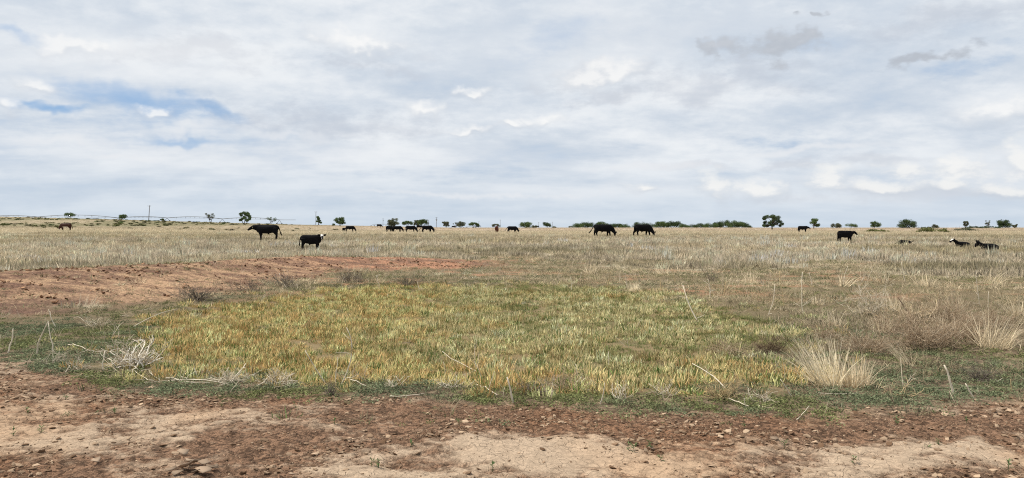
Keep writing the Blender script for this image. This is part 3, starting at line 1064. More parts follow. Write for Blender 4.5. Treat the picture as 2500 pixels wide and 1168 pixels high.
STEM = blade_mat('dead_stems', trans=0.0)
scatter_stems()
scatter_gold()
scatter_weeds()
scatter_litter()
scatter_pasture()
scatter_clods()
# ------------------------------------------------------------------ cattle
plain('black_hide', (.0055, .005, .0058), 0.7, .3, 14, .06)
plain('red_hide', (.085, .026, .014), 0.7, .3, 12, .15)
plain('white_hide', (.78, .74, .68), 0.8, .12, 20, .1)
plain('brown_hide', (.045, .017, .011), 0.7, .3, 12, .15)
plain('tag_plastic', (.85, .8, .55), 0.5, .1, 30)


def limb(g, pts, rad, k=10):
    """closed tapering tube with elliptical rings and rounded ends; rad = (across, along-height) per point"""
    P = [np.array(p, float) for p in pts]
    R = [np.array((r, r) if np.isscalar(r) else r, float) for r in rad]
    a, b_ = P[0] - P[1], P[-1] - P[-2]
    a /= np.linalg.norm(a); b_ /= np.linalg.norm(b_)
    P = [P[0] + a * R[0].min() * .55] + P + [P[-1] + b_ * R[-1].min() * .55]
    R = [R[0] * .5] + R + [R[-1] * .5]
    P, R = np.array(P), np.array(R)
    T = np.gradient(P, axis=0)
    T /= np.linalg.norm(T, axis=1, keepdims=True)
    V = []
    ang = np.arange(k) * 2 * math.pi / k
    for i in range(len(P)):
        ref = np.array([0, 0, 1.0]) if abs(T[i][2]) < .8 else np.array([1.0, 0, 0])
        if i and abs(abs(T[i][2]) - .8) < .15: ref = last
        last = ref
        u = np.cross(T[i], ref); u /= np.linalg.norm(u)
        if i and np.dot(u, lu) < 0: u = -u
        lu = u
        w = np.cross(u, T[i])
        V.append(P[i] + R[i][0] * np.cos(ang)[:, None] * u + R[i][1] * np.sin(ang)[:, None] * w)
    m = len(P)
    V = np.concatenate(V + [P[:1], P[-1:]])
    F = [(i * k + j, i * k + (j + 1) % k, (i + 1) * k + (j + 1) % k, (i + 1) * k + j) for i in range(m - 1) for j in range(k)]
    F3 = [(m * k, (j + 1) % k, j) for j in range(k)] + [(m * k + 1, (m - 1) * k + j, (m - 1) * k + (j + 1) % k) for j in range(k)]
    g.add(V, F, F3)


def weld(g, name, voxel, mats, rule=None):
    """fuse the shells into one continuous skin"""
    tmp_me = g.build('tmp_form', None)
    tmp = bpy.data.objects.new('tmp_form', tmp_me)
    COL.objects.link(tmp)
    md = tmp.modifiers.new('fuse', 'REMESH')
    md.mode = 'VOXEL'
    md.voxel_size = voxel
    sm = tmp.modifiers.new('soften', 'SMOOTH')
    sm.factor = 0.4
    sm.iterations = 2
    dg = bpy.context.evaluated_depsgraph_get()
    me = bpy.data.meshes.new_from_object(tmp.evaluated_get(dg))
    bpy.data.objects.remove(tmp)
    me.name = name
    me.materials.clear()
    for m in mats: me.materials.append(MATS[m])
    me.polygons.foreach_set('use_smooth', np.ones(len(me.polygons), bool))
    if rule:
        idx = [rule(np.array(p.center), np.array(p.normal)) for p in me.polygons]
        me.polygons.foreach_set('material_index', np.array(idx, np.int32))
    me.update()
    return me


def head(g, poll, muz, neck_from, neck_r0=(.2, .34), ear_up=0.0, ear_len=.26, s=1.0, mid=None):
    poll, muz, nf = map(lambda v: np.array(v, float), (poll, muz, neck_from))
    f = muz - poll
    L = np.linalg.norm(f); f /= L
    up = np.array([0, 0, 1.0]) - f * f[2]
    if np.linalg.norm(up) < .2: up = np.array([1.0, 0, 0]) - f * f[0]
    up /= np.linalg.norm(up)
    side = np.cross(f, up)
    pts = [nf] + ([np.array(mid, float)] if mid is not None else [nf * .5 + poll * .5]) + [poll]
    limb(g, pts, [neck_r0, (.15, neck_r0[1] * .76), (.125, neck_r0[1] * .5)])
    limb(g, [poll - f * .03, poll + f * L * .35, poll + f * L * .72, muz], [(.12, .12), (.125, .135), (.088, .10), (.08, .075)])
    for sg in (-1, 1):
        a = poll + side * sg * .10 + up * .03
        e = poll + side * sg * (.10 + ear_len) + up * (.02 + ear_up) - f * .03
        limb(g, [a, a * .45 + e * .55, e], [(.035, .05), (.04, .09), (.03, .05)], 8)
    return poll, f, up, side, L


def standing(g, leg_dx=(0, 0, 0, 0), tail=0.0, slim=1.0, sheath=True):
    limb(g, [(-.84, 0, 1.07), (-.76, 0, 1.06), (-.5, 0, 1.01), (-.1, 0, .965), (.3, 0, .97), (.58, 0, 1.0), (.78, 0, 1.04)],
         [(.20, .25), (.25, .29), (.30 * slim, .345), (.345 * slim, .38), (.32 * slim, .375), (.26 * slim, .36), (.19, .30)], 14)
    limb(g, [(.70, 0, .92), (.72, 0, .80), (.60, 0, .70)], [(.13, .17), (.12, .14), (.10, .10)])          # brisket
    limb(g, [(-.80, -.12, 1.24), (-.80, .12, 1.24)], [.07, .07])                                            # hip bones
    if sheath: limb(g, [(-.12, 0, .60), (-.20, 0, .53)], [.07, .03])
    for i, sg in enumerate((-1, 1)):
        dx = leg_dx[i]
        limb(g, [(.52, sg * .17, .95), (.52 + dx * .3, sg * .17, .68), (.53 + dx * .6, sg * .16, .42), (.52 + dx * .9, sg * .16, .12), (.54 + dx, sg * .16, .02)],
             [(.10, .19), (.10, .15), (.07, .085), (.055, .06), (.07, .085)])
        dx = leg_dx[2 + i]
        limb(g, [(-.66, sg * .17, 1.04), (-.68 + dx * .2, sg * .19, .78), (-.82 + dx * .6, sg * .17, .48), (-.79 + dx * .9, sg * .16, .14), (-.76 + dx, sg * .16, .02)],
             [(.14, .27), (.12, .21), (.07, .09), (.055, .065), (.07, .085)])
    limb(g, [(-.92, 0, 1.22), (-1.0 - tail * .3, 0, 1.0), (-1.01 - tail * .8, 0, .74), (-1.02 - tail * 1.2, 0, .60), (-1.03 - tail * 1.7, 0, .44)], [.055, .042, .04, .062, .035], 8)


def lying(g, tailup=False):
    limb(g, [(-.60, 0, .27), (-.48, 0, .28), (-.2, 0, .29), (.1, 0, .31), (.36, 0, .33), (.50, 0, .34)],
         [(.14, .15), (.20, .22), (.24, .25), (.24, .25), (.20, .24), (.13, .18)], 12)
    for sg in (-1, 1):
        limb(g, [(.38, sg * .15, .22), (.60, sg * .19, .09), (.66, sg * .19, .06), (.40, sg * .21, .05)], [.09, .06, .05, .04])
        limb(g, [(-.38, sg * .16, .26), (-.12, sg * .25, .16), (-.36, sg * .27, .06), (-.12, sg * .28, .04)], [.15, .10, .055, .04])
    limb(g, [(-.62, 0, .30), (-.74, .05, .14), (-.70, .16, .05)], [.03, .02, .03], 8)


def cow_forms():
    F = {}
    g = Geo(); standing(g, (.05, -.06, .10, -.06), .12)
    head(g, (1.22, 0, 1.15), (1.60, 0, .90), (.62, 0, 1.08), ear_up=-.02)
    F['walker'] = weld(g, 'cow_form', .022, ['black_hide'])
    # calf looking at the camera, blazed face
    g = Geo(); standing(g, (.0, .10, .14, -.05), .03, .86, True)
    pl, f, up, sd, L = head(g, (.98, -.16, 1.28), (1.06, -.48, 1.03), (.62, 0, 1.08), (.18, .26), ear_up=.05, ear_len=.27, mid=(.84, -.04, 1.2))

    def blaze(c, n):
        t = np.dot(c - pl, f) / L
        if np.linalg.norm(np.cross(c - pl, f)) > .19 or abs(np.dot(c - pl, sd)) > .13: return 0
        fr = np.dot(c - pl, up)
        if -.25 < t < .45 and fr > .0: return 1
        if .78 < t < .98 and fr < .06: return 1
        return 0
    F['blaze_calf'] = weld(g, 'calf_form', .02, ['black_hide', 'white_hide'], blaze)
    g = Geo(); standing(g, (.16, -.10, .14, -.08), .28)
    head(g, (1.16, 0, .52), (1.22, -.05, .14), (.64, 0, 1.02), (.19, .31), ear_up=.08, mid=(.96, 0, .80))
    F['grazer'] = weld(g, 'grazing_form', .022, ['black_hide'])
    g = Geo(); standing(g, (.02, .04, .02, -.04), .02)
    head(g, (1.14, .05, .50), (1.26, .1, .12), (.64, 0, 1.02), (.19, .31), ear_up=.02, mid=(.94, .02, .78))
    F['grazer_still'] = weld(g, 'grazing_form', .025, ['black_hide'])
    F['red_grazer'] = F['grazer_still'].copy()
    F['red_grazer'].materials.clear(); F['red_grazer'].materials.append(MATS['red_hide'])
    # head low, long stride
    g = Geo(); standing(g, (.20, -.16, .18, -.26), .0)
    head(g, (1.08, -.14, .50), (1.14, -.30, .14), (.64, 0, 1.0), (.19, .31), ear_up=.06, mid=(.90, -.06, .78))
    F['strider'] = weld(g, 'grazing_form', .022, ['black_hide'])
    # white-faced red cow
    g = Geo(); standing(g, (.06, -.06, .1, -.1), .12)
    pl2, f2, up2, sd2, L2 = head(g, (1.14, -.1, .50), (1.26, -.2, .12), (.64, 0, 1.02), (.19, .31), ear_up=.02, mid=(.94, -.03, .78))

    def pale_head(c, n):
        t = np.dot(c - pl2, f2) / L2
        if t > .28 and np.linalg.norm(np.cross(c - pl2, f2)) < .2: return 1
        if n[2] < -.55 and .5 < c[2] < .75 and -.5 < c[0] < .6: return 1
        return 0
    F['white_face'] = weld(g, 'grazing_form', .025, ['brown_hide', 'white_hide'], pale_head)
    g = Geo(); standing(g, (.0, .05, .05, -.05), .0)
    head(g, (1.24, 0, 1.02), (1.56, 0, .78), (.62, 0, 1.05), ear_up=-.02)
    F['level'] = weld(g, 'cow_form', .025, ['black_hide'])
    g = Geo(); standing(g, (.08, -.1, .12, -.06), -.05, .85, False)
    head(g, (1.10, -.05, 1.20), (1.42, -.10, .92), (.62, 0, 1.05), (.18, .26), ear_up=-.02, ear_len=.2)
    F['calf'] = weld(g, 'calf_form', .022, ['black_hide'])
    # lying calves
    g = Geo(); lying(g)
    pl3, f3, up3, sd3, L3 = head(g, (.74, -.05, .70), (.98, -.18, .53), (.46, 0, .42), (.13, .17), ear_up=.06, ear_len=.16, mid=(.62, 0, .58))

    def face(c, n):
        t = np.dot(c - pl3, f3) / L3
        if np.linalg.norm(np.cross(c - pl3, f3)) > .16: return 0
        fr = np.dot(c - pl3, up3)
        if -.1 < t < .75 and fr > .06: return 1
        if .35 < t < .8 and fr < -.05: return 1
        return 0
    F['lying_blaze'] = weld(g, 'calf_form', .016, ['black_hide', 'white_hide'], face)
    g = Geo(); lying(g)
    head(g, (.70, -.06, .60), (.86, -.26, .36), (.46, 0, .40), (.13, .17), ear_up=.16, ear_len=.15, mid=(.60, -.02, .50))
    F['lying'] = weld(g, 'calf_form', .016, ['black_hide'])
    g = Geo(); lying(g)
    limb(g, [(-.60, 0, .36), (-.72, 0, .44), (-.82, 0, .48)], [.03, .03, .045], 8)
    head(g, (.74, .06, .22), (.98, .12, .12), (.46, 0, .36), (.12, .15), ear_up=.02, ear_len=.14)
    F['asleep'] = weld(g, 'calf_form', .018, ['black_hide'])
    return F


def cattle():
    F = cow_forms()
    R = math.radians
    herd = [  # name, form, px, depth, heading (0 = facing right), scale, label
        ('cow', 'walker', 652, 62, 182, 1.0, 'black cow standing side-on with lowered outstretched head, largest animal in the herd'),
        ('calf', 'blaze_calf', 760, 42.5, 4, .66, 'small black calf with white forehead looking straight at the camera'),
        ('cow', 'grazer', 1473, 76, 6, 1.03, 'black cow grazing with her tail swung out, in front of the low grove'),
        ('cow', 'strider', 1570, 79, 14, 1.03, 'black cow grazing in a long stride, second from the grove end'),
        ('cow', 'grazer_still', 855, 160, 2, 1.0, 'black cow grazing with a calf tucked behind its rump'),
        ('calf', 'calf', 840, 162, 70, .62, 'small black calf half hidden behind the rump of a grazing cow'),
        ('cow', 'grazer_still', 926, 290, 5, 1.0, 'tiny black cow below the distant pole, far up the slope'),
        ('cow', 'grazer_still', 951, 146, 62, 1.0, 'black cow seen from behind at the tail of the grazing row'),
        ('cow', 'grazer', 970, 148, 4, .98, 'black cow grazing overlapped by the cow seen from behind'),
        ('cow', 'grazer_still', 1003, 138, 8, 1.0, 'black cow in the middle of the grazing row'),
        ('cow', 'grazer', 1043, 134, 4, 1.03, 'black cow grazing at the front of the row'),
        ('cow', 'grazer_still', 1024, 250, 20, 1.0, 'dark cow peeping out behind the front cow of the row'),
        ('cow', 'level', 1107, 420, 10, 1.0, 'tiny dark cow on the horizon below the sparse tree'),
        ('cow', 'level', 1166, 380, 4, 1.15, 'tiny dark cow under the tree beside the slim pole'),
        ('cow', 'red_grazer', 1213, 146, 82, 1.0, 'reddish brown cow seen from behind, grazing'),
        ('cow', 'grazer', 1251, 140, 14, 1.0, 'black cow grazing alone beside the reddish brown cow'),
        ('cow', 'grazer_still', 1312, 430, 170, 1.0, 'tiny dark cow on the horizon beside a pole'),
        ('cow', 'white_face', 160, 124, 178, 1.0, 'dark brown cow with a white face grazing on the slope'),
        ('cow', 'level', 1960, 148, 3, 1.0, 'black cow standing in tall grass up to its belly near the horizon'),
        ('calf', 'calf', 2064, 56, 4, .66, 'black calf walking in tall grass with its head up'),
        ('calf', 'asleep', 2208, 50, 182, .78, 'black calf lying flat with only its back and tail above the grass'),
        ('calf', 'lying_blaze', 2350, 47, 186, .78, 'black calf with a white face resting in the grass'),
        ('calf', 'lying', 2415, 42.5, 186, .86, 'black calf with pricked ears lying nearest to the camera'),
    ]
    for name, form, px, y, hd, s, label in herd:
        p = on(px, y)
        o = link(name, F[form], None, p)
        o.rotation_euler = (0, 0, R(hd))
        o.scale = (s, s, s) if name == 'cow' or 'l' in form[:1] or form == 'asleep' else (s * .97, s * .85, s * 1.09)
        tag(o, label, 'cow' if name == 'cow' else 'calf', 'herd in the pasture')
        if px == 652:
            g = Geo(); g.box((1.16, .155, 1.13), (.05, .012, .06))
            link('ear_tag', g.build('ear_tag', MATS['tag_plastic']), o)


cattle()

# ------------------------------------------------------------------ trees
plain('bark', (.075, .055, .042), .9, .4, 6, .1)
LEAF = {
    'green': blade_mat('leaf_green', False, (.09, .13, .055), (.14, .185, .075), .25),
    'dark': blade_mat('leaf_dark', False, (.062, .09, .045), (.10, .135, .06), .25),
    'grey': blade_mat('leaf_grey', False, (.13, .145, .095), (.17, .175, .11), .25),
    'olive': blade_mat('leaf_olive', False, (.13, .145, .055), (.20, .20, .08), .25),
}


def leaves(g, c, r, n, size, rng, br):
    q = rng.normal(size=(n, 3))
    q /= np.linalg.norm(q, axis=1, keepdims=True)
    q *= (rng.uniform(0, 1, (n, 1)) ** .45) * np.array([r, r, r * .72])
    C = q + c
    U = rng.normal(size=(n, 3)); U /= np.linalg.norm(U, axis=1, keepdims=True)
    W = np.cross(U, rng.normal(size=(n, 3))); W /= np.linalg.norm(W, axis=1, keepdims=True)
    L = size * rng.uniform(.6, 1.3, (n, 1))
    V = np.stack([C - U * L, C + W * L * .5, C + U * L, C - W * L * .5], 1).reshape(-1, 3)
    F = np.arange(n * 4).reshape(n, 4)
    b = np.clip(br + rng.uniform(-.3, .3, n), 0, 1)
    gr = (rng.uniform(size=n) < .35).astype(float)
    B = np.repeat(np.stack([b, np.zeros(n), gr], 1), 4, 0)
    g.add(V, F, None, B)


def tree(label, px, y, top, w, style='round', leaf='green', seed=1, group=None, name='mesquite_tree', cl=None, dens=1.0):
    rng = np.random.default_rng(seed * 101 + int(px))
    base = on(px, y)
    H = EYE + (HY - top) / FOC * y - base.z
    W = w / FOC * y
    root = empty(name, base - Vector((0, 0, .05)))
    tag(root, label, 'tree', group)
    if cl is None:
        cl = []
        n = {'round': 20, 'dense': 26, 'umbrella': 15, 'sparse': 9, 'tall': 15, 'wind': 18, 'bush': 16}[style]
        for i in range(n):
            a = rng.uniform(-1, 1)
            if style == 'dense':
                zf = rng.uniform(.22, .88); k = math.sqrt(max(0, 1 - ((zf - .42) / .55) ** 2))
            elif style == 'bush':
                zf = rng.uniform(.2, .8); k = math.sqrt(max(0, 1 - (zf / 1.0) ** 2))
            elif style == 'round':
                zf = rng.uniform(.36, .90); k = math.sqrt(max(.05, 1 - ((zf - .60) / .38) ** 2))
            elif style == 'umbrella':
                k = 1.0; zf = rng.uniform(.62, .90) - .22 * abs(a)
            elif style == 'tall':
                zf = rng.uniform(.28, .92); k = .55 + .45 * math.sin(zf * 7)
            elif style == 'wind':
                zf = rng.uniform(.34, .90); k = 1.0
                a = a * .7 + (.62 - zf) * .7
            else:
                zf = rng.uniform(.5, .92); k = .9
            cl.append((a * k * .41, zf, rng.uniform(.13, .20)))
    tg, cg = Geo(), Geo()
    nt = int(rng.integers(2, 4)) if style not in ('tall', 'wind') else 1
    forks = []
    r0 = .033 * H * (1.2 if nt == 1 else .85)
    for i in range(nt):
        s = (i - (nt - 1) / 2) * .16 * W
        m = np.array([s + rng.normal(0, .03) * W, rng.normal(0, .05) * W, .28 * H])
        tg.tube([(s * .25, 0, -.05), m * np.array([.7, .6, .55]), m], [r0 * 1.2, r0, r0 * .75], 6)
        forks.append(m)
    for fx, fz, fr in cl:
        c = np.array([fx * W, rng.uniform(-.32, .32) * W * (1 - abs(fx)), fz * H])
        m = forks[int(np.argmin([abs(c[0] - f[0]) + rng.uniform(0, .2) * W for f in forks]))]
        k = m * .5 + c * .5 + np.array([rng.normal(0, .04) * W, 0, rng.uniform(-.03, .05) * H])
        tg.tube([m, k, c], [r0 * .55, r0 * .35, r0 * .12], 4)
        r = fr * max(W, H * .8) * (.8 if style == 'sparse' else 1.0)
        leaves(cg, c, r, int((190 if style != 'sparse' else 80) * dens), min(.20, .04 * H + .02) * (.85 if style == 'sparse' else 1), rng, rng.uniform(.25, .8))
    if style == 'sparse':
        for i in range(9):
            m = forks[i % nt]
            e = np.array([rng.uniform(-.55, .35) * W, rng.uniform(-.3, .3) * W, rng.uniform(.6, 1.0) * H])
            tg.tube([m, (m + e) / 2 + rng.normal(0, .04, 3) * W, e], [r0 * .5, r0 * .28, r0 * .1], 4)
    link('trunk', tg.build('trunk', MATS['bark'], True), root)
    link('crown', cg.build('crown', LEAF[leaf]), root)
    return root


def all_trees():
    hero_l = [(-.34, .86, .15), (-.12, .93, .16), (.10, .93, .16), (.26, .84, .14), (-.30, .74, .12), (.34, .70, .10), (0, .78, .15), (.16, .72, .13), (-.08, .62, .12), (-.28, .40, .14),
              (-.12, .50, .12), (.10, .50, .13), (.36, .46, .15), (.24, .34, .13), (-.40, .36, .10), (.42, .56, .10), (.30, .60, .12), (.14, .38, .12)]
    hero_r = [(-.36, .82, .12), (-.24, .88, .13), (-.06, .90, .13), (.10, .90, .12), (.20, .82, .13), (-.42, .74, .08), (.06, .78, .13), (.26, .66, .13), (.34, .54, .12), (.40, .40, .10),
              (-.32, .50, .10), (-.20, .46, .10), (-.30, .30, .11), (-.16, .28, .11), (0, .50, .12), (.12, .58, .12), (.20, .42, .12), (.02, .32, .11), (.42, .28, .08), (-.40, .28, .07), (.14, .70, .12)]
    T = [  # px, depth, top row, width, style, leaf, label, clusters
        (168, 420, 520, 31, 'umbrella', 'green', 'flat-topped tree above the white-faced brown cow on the slope', None),
        (299, 420, 524, 22, 'round', 'green', 'small tree between the flat-topped tree and the tallest pole', None),
        (396, 400, 533, 13, 'bush', 'green', 'tiny bushy tree just past the tallest pole', None),
        (514, 330, 519, 30, 'sparse', 'grey', 'half-bare tree with dead branches beside the full dark tree', None),
        (598, 300, 518, 34, 'round', 'green', 'full dark green tree with a tiered crown above the largest cow', hero_l),
        (663, 330, 530, 25, 'sparse', 'green', 'thin-crowned small tree near the end of the irrigation arm', None),
        (778, 395, 527, 18, 'tall', 'green', 'narrow upright tree with a pole beside it', None),
        (831, 320, 531, 30, 'round', 'green', 'bright green spreading tree behind the cow with a calf', None),
        (814, 340, 545, 8, 'bush', 'green', 'very small bush beside the bright green spreading tree', None),
        (960, 330, 533, 28, 'dense', 'grey', 'rounded grey-green tree above the cow seen from behind', None),
        (994, 340, 538, 25, 'umbrella', 'green', 'umbrella-shaped tree behind the middle cow of the row', None),
        (1018, 350, 537, 19, 'round', 'grey', 'pale sparse tree squeezed between two fuller trees', None),
        (1034, 340, 535, 30, 'umbrella', 'green', 'wide-topped tree behind the front cow of the row', None),
        (1089, 350, 541, 20, 'wind', 'grey', 'leaning tree next to the double-armed pole', None),
        (1112, 360, 543, 14, 'sparse', 'grey', 'thin half-bare tree beside a fuller one', None),
        (1125, 350, 541, 23, 'round', 'grey', 'wide-branched grey-green tree next to the thin half-bare tree', None),
        (1157, 350, 541, 24, 'umbrella', 'green', 'domed tree beside the slim pole', None),
        (1211, 360, 546, 20, 'umbrella', 'grey', 'low flat tree behind the reddish brown cow', None),
        (1284, 340, 542, 34, 'dense', 'green', 'broad domed tree beyond the lone grazing cow', None),
        (1305, 350, 549, 15, 'bush', 'grey', 'low grey shrubby tree against the broad domed tree', None),
        (1336, 350, 543, 25, 'wind', 'dark', 'wind-shaped dark tree between two poles', None),
        (1353, 370, 552, 13, 'bush', 'grey', 'tiny tree trailing off from the wind-shaped dark tree', None),
        (1395, 420, 552, 16, 'umbrella', 'grey', 'tiny flat tree at the thin end of the grove', None),
        (1885, 240, 525, 53, 'wind', 'dark', 'large dark windswept tree standing alone on the horizon', hero_r),
        (1987, 280, 534, 34, 'tall', 'green', 'open ragged tree behind the cow standing in tall grass', None),
        (2041, 320, 545, 26, 'dense', 'grey', 'small grey-green domed tree above the walking calf', None),
        (2078, 320, 546, 30, 'umbrella', 'green', 'low umbrella-shaped tree next to a small grey-green domed tree', None),
        (2136, 310, 541, 30, 'wind', 'green', 'dark tree sloping down to one side, between two scattered trees', None),
        (2216, 300, 537, 45, 'dense', 'dark', 'wide dense dark tree reaching the ground', None),
        (2284, 320, 547, 17, 'bush', 'grey', 'small grey tree among bare twigs beyond the green bush', None),
        (2357, 320, 539, 14, 'round', 'grey', 'small slender tree standing on a low dark mound', None),
        (2412, 320, 538, 13, 'sparse', 'grey', 'spindly pale tree on the second dark mound', None),
        (2450, 310, 538, 37, 'dense', 'dark', 'dark irregular tree closest to the frame edge on the horizon', None),
        (2478, 320, 546, 14, 'bush', 'grey', 'small grey tree tucked beside the dark irregular tree', None),
    ]
    for i, (px, y, top, w, st, lf, lb, cl) in enumerate(T):
        tree(lb, px, y, top, w, st, lf, i + 3, 'scattered trees along the horizon', 'mesquite_tree', cl)
    grove = [(1413, 547, 26), (1430, 544, 28), (1450, 545, 26), (1470, 543, 26), (1490, 547, 24), (1507, 547, 22), (1525, 548, 22), (1560, 544, 28), (1585, 546, 30), (1612, 542, 26), (1624, 543, 20),
             (1645, 541, 34), (1668, 547, 24), (1690, 549, 24), (1712, 547, 26), (1735, 545, 28), (1752, 543, 24), (1772, 540, 30), (1795, 540, 32), (1814, 544, 26), (1828, 551, 14)]
    for i, (px, top, w) in enumerate(grove):
        tree('dark green tree in the long low grove behind the two grazing cows', px, 420 + (i % 3) * 9, top, w * 1.3, 'dense', 'dark' if i % 3 else 'green', i + 61, 'trees of the long low grove', 'mesquite_tree', None, 1.2)


all_trees()


def bush(label, px, y, w, hgt, leaf, seed, name='bush', twigs=6):
    rng = np.random.default_rng(seed)
    p = on(px, y)
    W = w / FOC * y
    root = empty(name, p)
    tag(root, label, 'bush', 'low bushes in the pasture')
    cg, tg = Geo(), Geo()
    for i in range(int(18 + W * 3)):
        a = rng.uniform(-.5, .5)
        c = np.array([a * W, rng.uniform(-.3, .3) * min(W, 4), rng.uniform(.25, .75) * hgt * math.sqrt(max(.1, 1 - (2 * a) ** 2))])
        leaves(cg, c, hgt * .42, 34, .13, rng, rng.uniform(.2, .8))
        tg.tube([(c[0] * .8, c[1] * .8, -.05), c], [.03, .012], 4)
    for i in range(twigs):
        a = rng.uniform(-.5, .5) * W
        tg.tube([(a, 0, 0), (a + rng.normal(0, .15), rng.normal(0, .2), hgt * rng.uniform(.9, 1.5))], [.025, .008], 4)
    tag(link('stems', tg.build('stems', MATS['bark']), root), kind='stuff')
    link('foliage', cg.build('foliage', LEAF[leaf]), root)


bush('long low green bush in the dry grass above the resting calves', 2275, 150, 82, 1.2, 'olive', 5)
bush('low olive bush in the dry grass beyond the walking calf', 2140, 165, 58, .8, 'olive', 6)
bush('low brownish scrub patch behind the long green bush', 2355, 190, 50, .95, 'grey', 7, twigs=14)
bush('low dark mound of brush under the slender tree', 2376, 300, 38, 1.3, 'dark', 8, twigs=2)
bush('low dark mound of brush under the spindly tree', 2414, 300, 54, 1.2, 'dark', 9, twigs=2)
bush('grey brush with bare twigs beside the wide dense tree', 2262, 300, 50, .9, 'grey', 10, twigs=26)


# --- scrub dotted over the far slope: too small and many to tell apart
def scatter_scrub():
    rng = np.random.default_rng(5)
    forms = []
    for i in range(4):
        g = Geo()
        for k in range(5):
            leaves(g, np.array([rng.uniform(-.4, .4), rng.uniform(-.3, .3), rng.uniform(.2, .45)]), .32, 26, .12, rng, rng.uniform(.2, .8))
        forms.append(g.build('scrub_form', WEED))
    x, y = pick(.02, 120, 420, lambda x, y: sstep(900, 350, px_of(x, y)) * sstep(130, 190, y) * (.15 + .85 * sstep(.47, .58, fbm(x * .035, y * .012, 107, 4, .6))))
    n = len(x)
    t = jitter((.10, .105, .045), n, .3)
    s = RNG.uniform(.6, 1.5, n)
    scatter('slope_scrub', place(x, y, .02), spin(n, .05), np.stack([s * 1.4, s * 1.4, s * .7], 1), t, t * .8, RNG.integers(0, 4, n), forms, 'small olive scrub dotted over the far slope', 'scrub')


scatter_scrub()

# ------------------------------------------------------------------ poles and irrigation arms
plain('pole_wood', (.13, .11, .095), .85, .25, 3)
plain('galvanised', (.20, .215, .23), .5, .15, 3, .4)
plain('tyre_rubber', (.02, .02, .02), .8, .2, 10)


def pole(label, px, y, top, lean=0.0, arms=1):
    p = on(px, y)
    H = EYE + (HY - top) / FOC * y - p.z
    root = empty('utility_pole', p)
    tag(root, label, 'pole', 'utility poles on the horizon')
    g = Geo(); g.tube([(0, 0, -.3), (lean * .5, 0, H * .5), (lean, 0, H)], [.21, .18, .14], 8)
    link('shaft', g.build('shaft', MATS['pole_wood'], True), root)
    for k in range(arms):
        z = H - .35 - k * 1.5
        g = Geo(); g.box((lean * z / H, -.22, z), (1.9, .12, .14))
        a = link('crossarm', g.build('crossarm', MATS['pole_wood']), root)
        for s in (-.8, 0.35, .8):
            g = Geo(); g.tube([(lean * z / H + s, -.22, z + .07), (lean * z / H + s, -.22, z + .28)], [.06, .05], 6)
            link('insulator', g.build('insulator', MATS['galvanised']), a)
    if arms == 2:
        g = Geo(); g.tube([(.3 + lean * .7, -.1, H * .66), (.3 + lean * .7, -.1, H * .78)], [.28, .28], 8)
        link('transformer', g.build('transformer', MATS['galvanised'], True), root)


for a in (('tallest pole, leaning slightly, standing alone on the slope', 363, 400, 502, .5, 1), ('pole rising out of the narrow upright tree', 771, 520, 517, .1, 1),
          ('slim pole above the tiny black cow far up the slope', 935, 860, 534, .1, 2), ('double-armed pole beyond the front cow of the row', 1065, 640, 531, .25, 2),
          ('faint pole behind the wide-topped tree', 1046, 700, 537, 0, 1), ('slim pole beside the domed tree', 1169, 980, 541, .1, 1),
          ('pole directly behind the reddish brown cow', 1221, 800, 537, .1, 1), ('thin pole between the broad domed tree and the wind-shaped tree', 1315, 1050, 543, .1, 1),
          ('thin pole touching the wind-shaped dark tree', 1349, 1050, 542, .1, 1)):
    pole(*a)


def pivot(label, nodes, y, end=None, ww=1.0):
    """centre-pivot sprinkler: arched pipe spans between wheeled towers; nodes = (px, row) of the tower tops"""
    root = empty('irrigation_pivot', on(nodes[0][0], y))
    tag(root, label, 'sprinkler', 'irrigation arms on the horizon')
    O = np.array(root.location)
    pts = [np.array(air(px, py, y)) - O for px, py in nodes]
    for i in range(len(pts) - 1):
        a, c = pts[i], pts[i + 1]
        L = np.linalg.norm(c - a)
        ts = np.linspace(0, 1, 13)
        arc = [a + (c - a) * t + np.array([0, 0, .030 * L * 4 * t * (1 - t)]) for t in ts]
        g = Geo(); g.tube(arc, .14 * ww, 6)
        sp = link('span_pipe', g.build('span_pipe', MATS['galvanised'], True), root)
        g = Geo()
        low = [a + (c - a) * t + np.array([0, 0, -.012 * L * 4 * t * (1 - t) + (.030 * L * 4 * t * (1 - t)) * .55]) for t in ts]
        g.tube(low, .035 * ww, 4)
        for k in range(1, 12):
            for o in (-.9, .9):
                g.tube([arc[k], low[k] + np.array([0, o, 0])], .03 * ww, 4)
        tag(link('truss', g.build('truss', MATS['galvanised']), sp), kind='stuff')
        g = Geo()
        for k in range(2, 12, 2):
            g.tube([arc[k], arc[k] - np.array([0, 0, 1.6])], .02 * ww, 4)
        tag(link('drop_hose', g.build('drop_hose', MATS['tyre_rubber']), sp), kind='stuff')
    if end is not None:
        e = np.array(air(*end, y)) - O
        g = Geo(); g.tube([pts[-1], e], [.12 * ww, .09 * ww], 6)
        link('end_boom', g.build('end_boom', MATS['galvanised'], True), root)
    for q in pts:
        wp = q + O
        gz = hz(wp[0], wp[1]) - O[2]
        g = Geo()
        feet = []
        for s in (-1.9, 1.9):
            f = np.array([q[0] + s, q[1] + s * .3, hz(wp[0] + s, wp[1] + s * .3) - O[2] + .55])
            feet.append(f)
            g.tube([q, f], .09 * ww, 5)
        g.tube([feet[0], feet[1]], .08 * ww, 5)
        tw = link('tower', g.build('tower', MATS['galvanised']), root)
        for f in feet:
            g = Geo(); g.tube([f + np.array([0, -.18, 0]), f + np.array([0, .18, 0])], [.58, .58], 14)
            link('wheel', g.build('wheel', MATS['tyre_rubber']), tw)


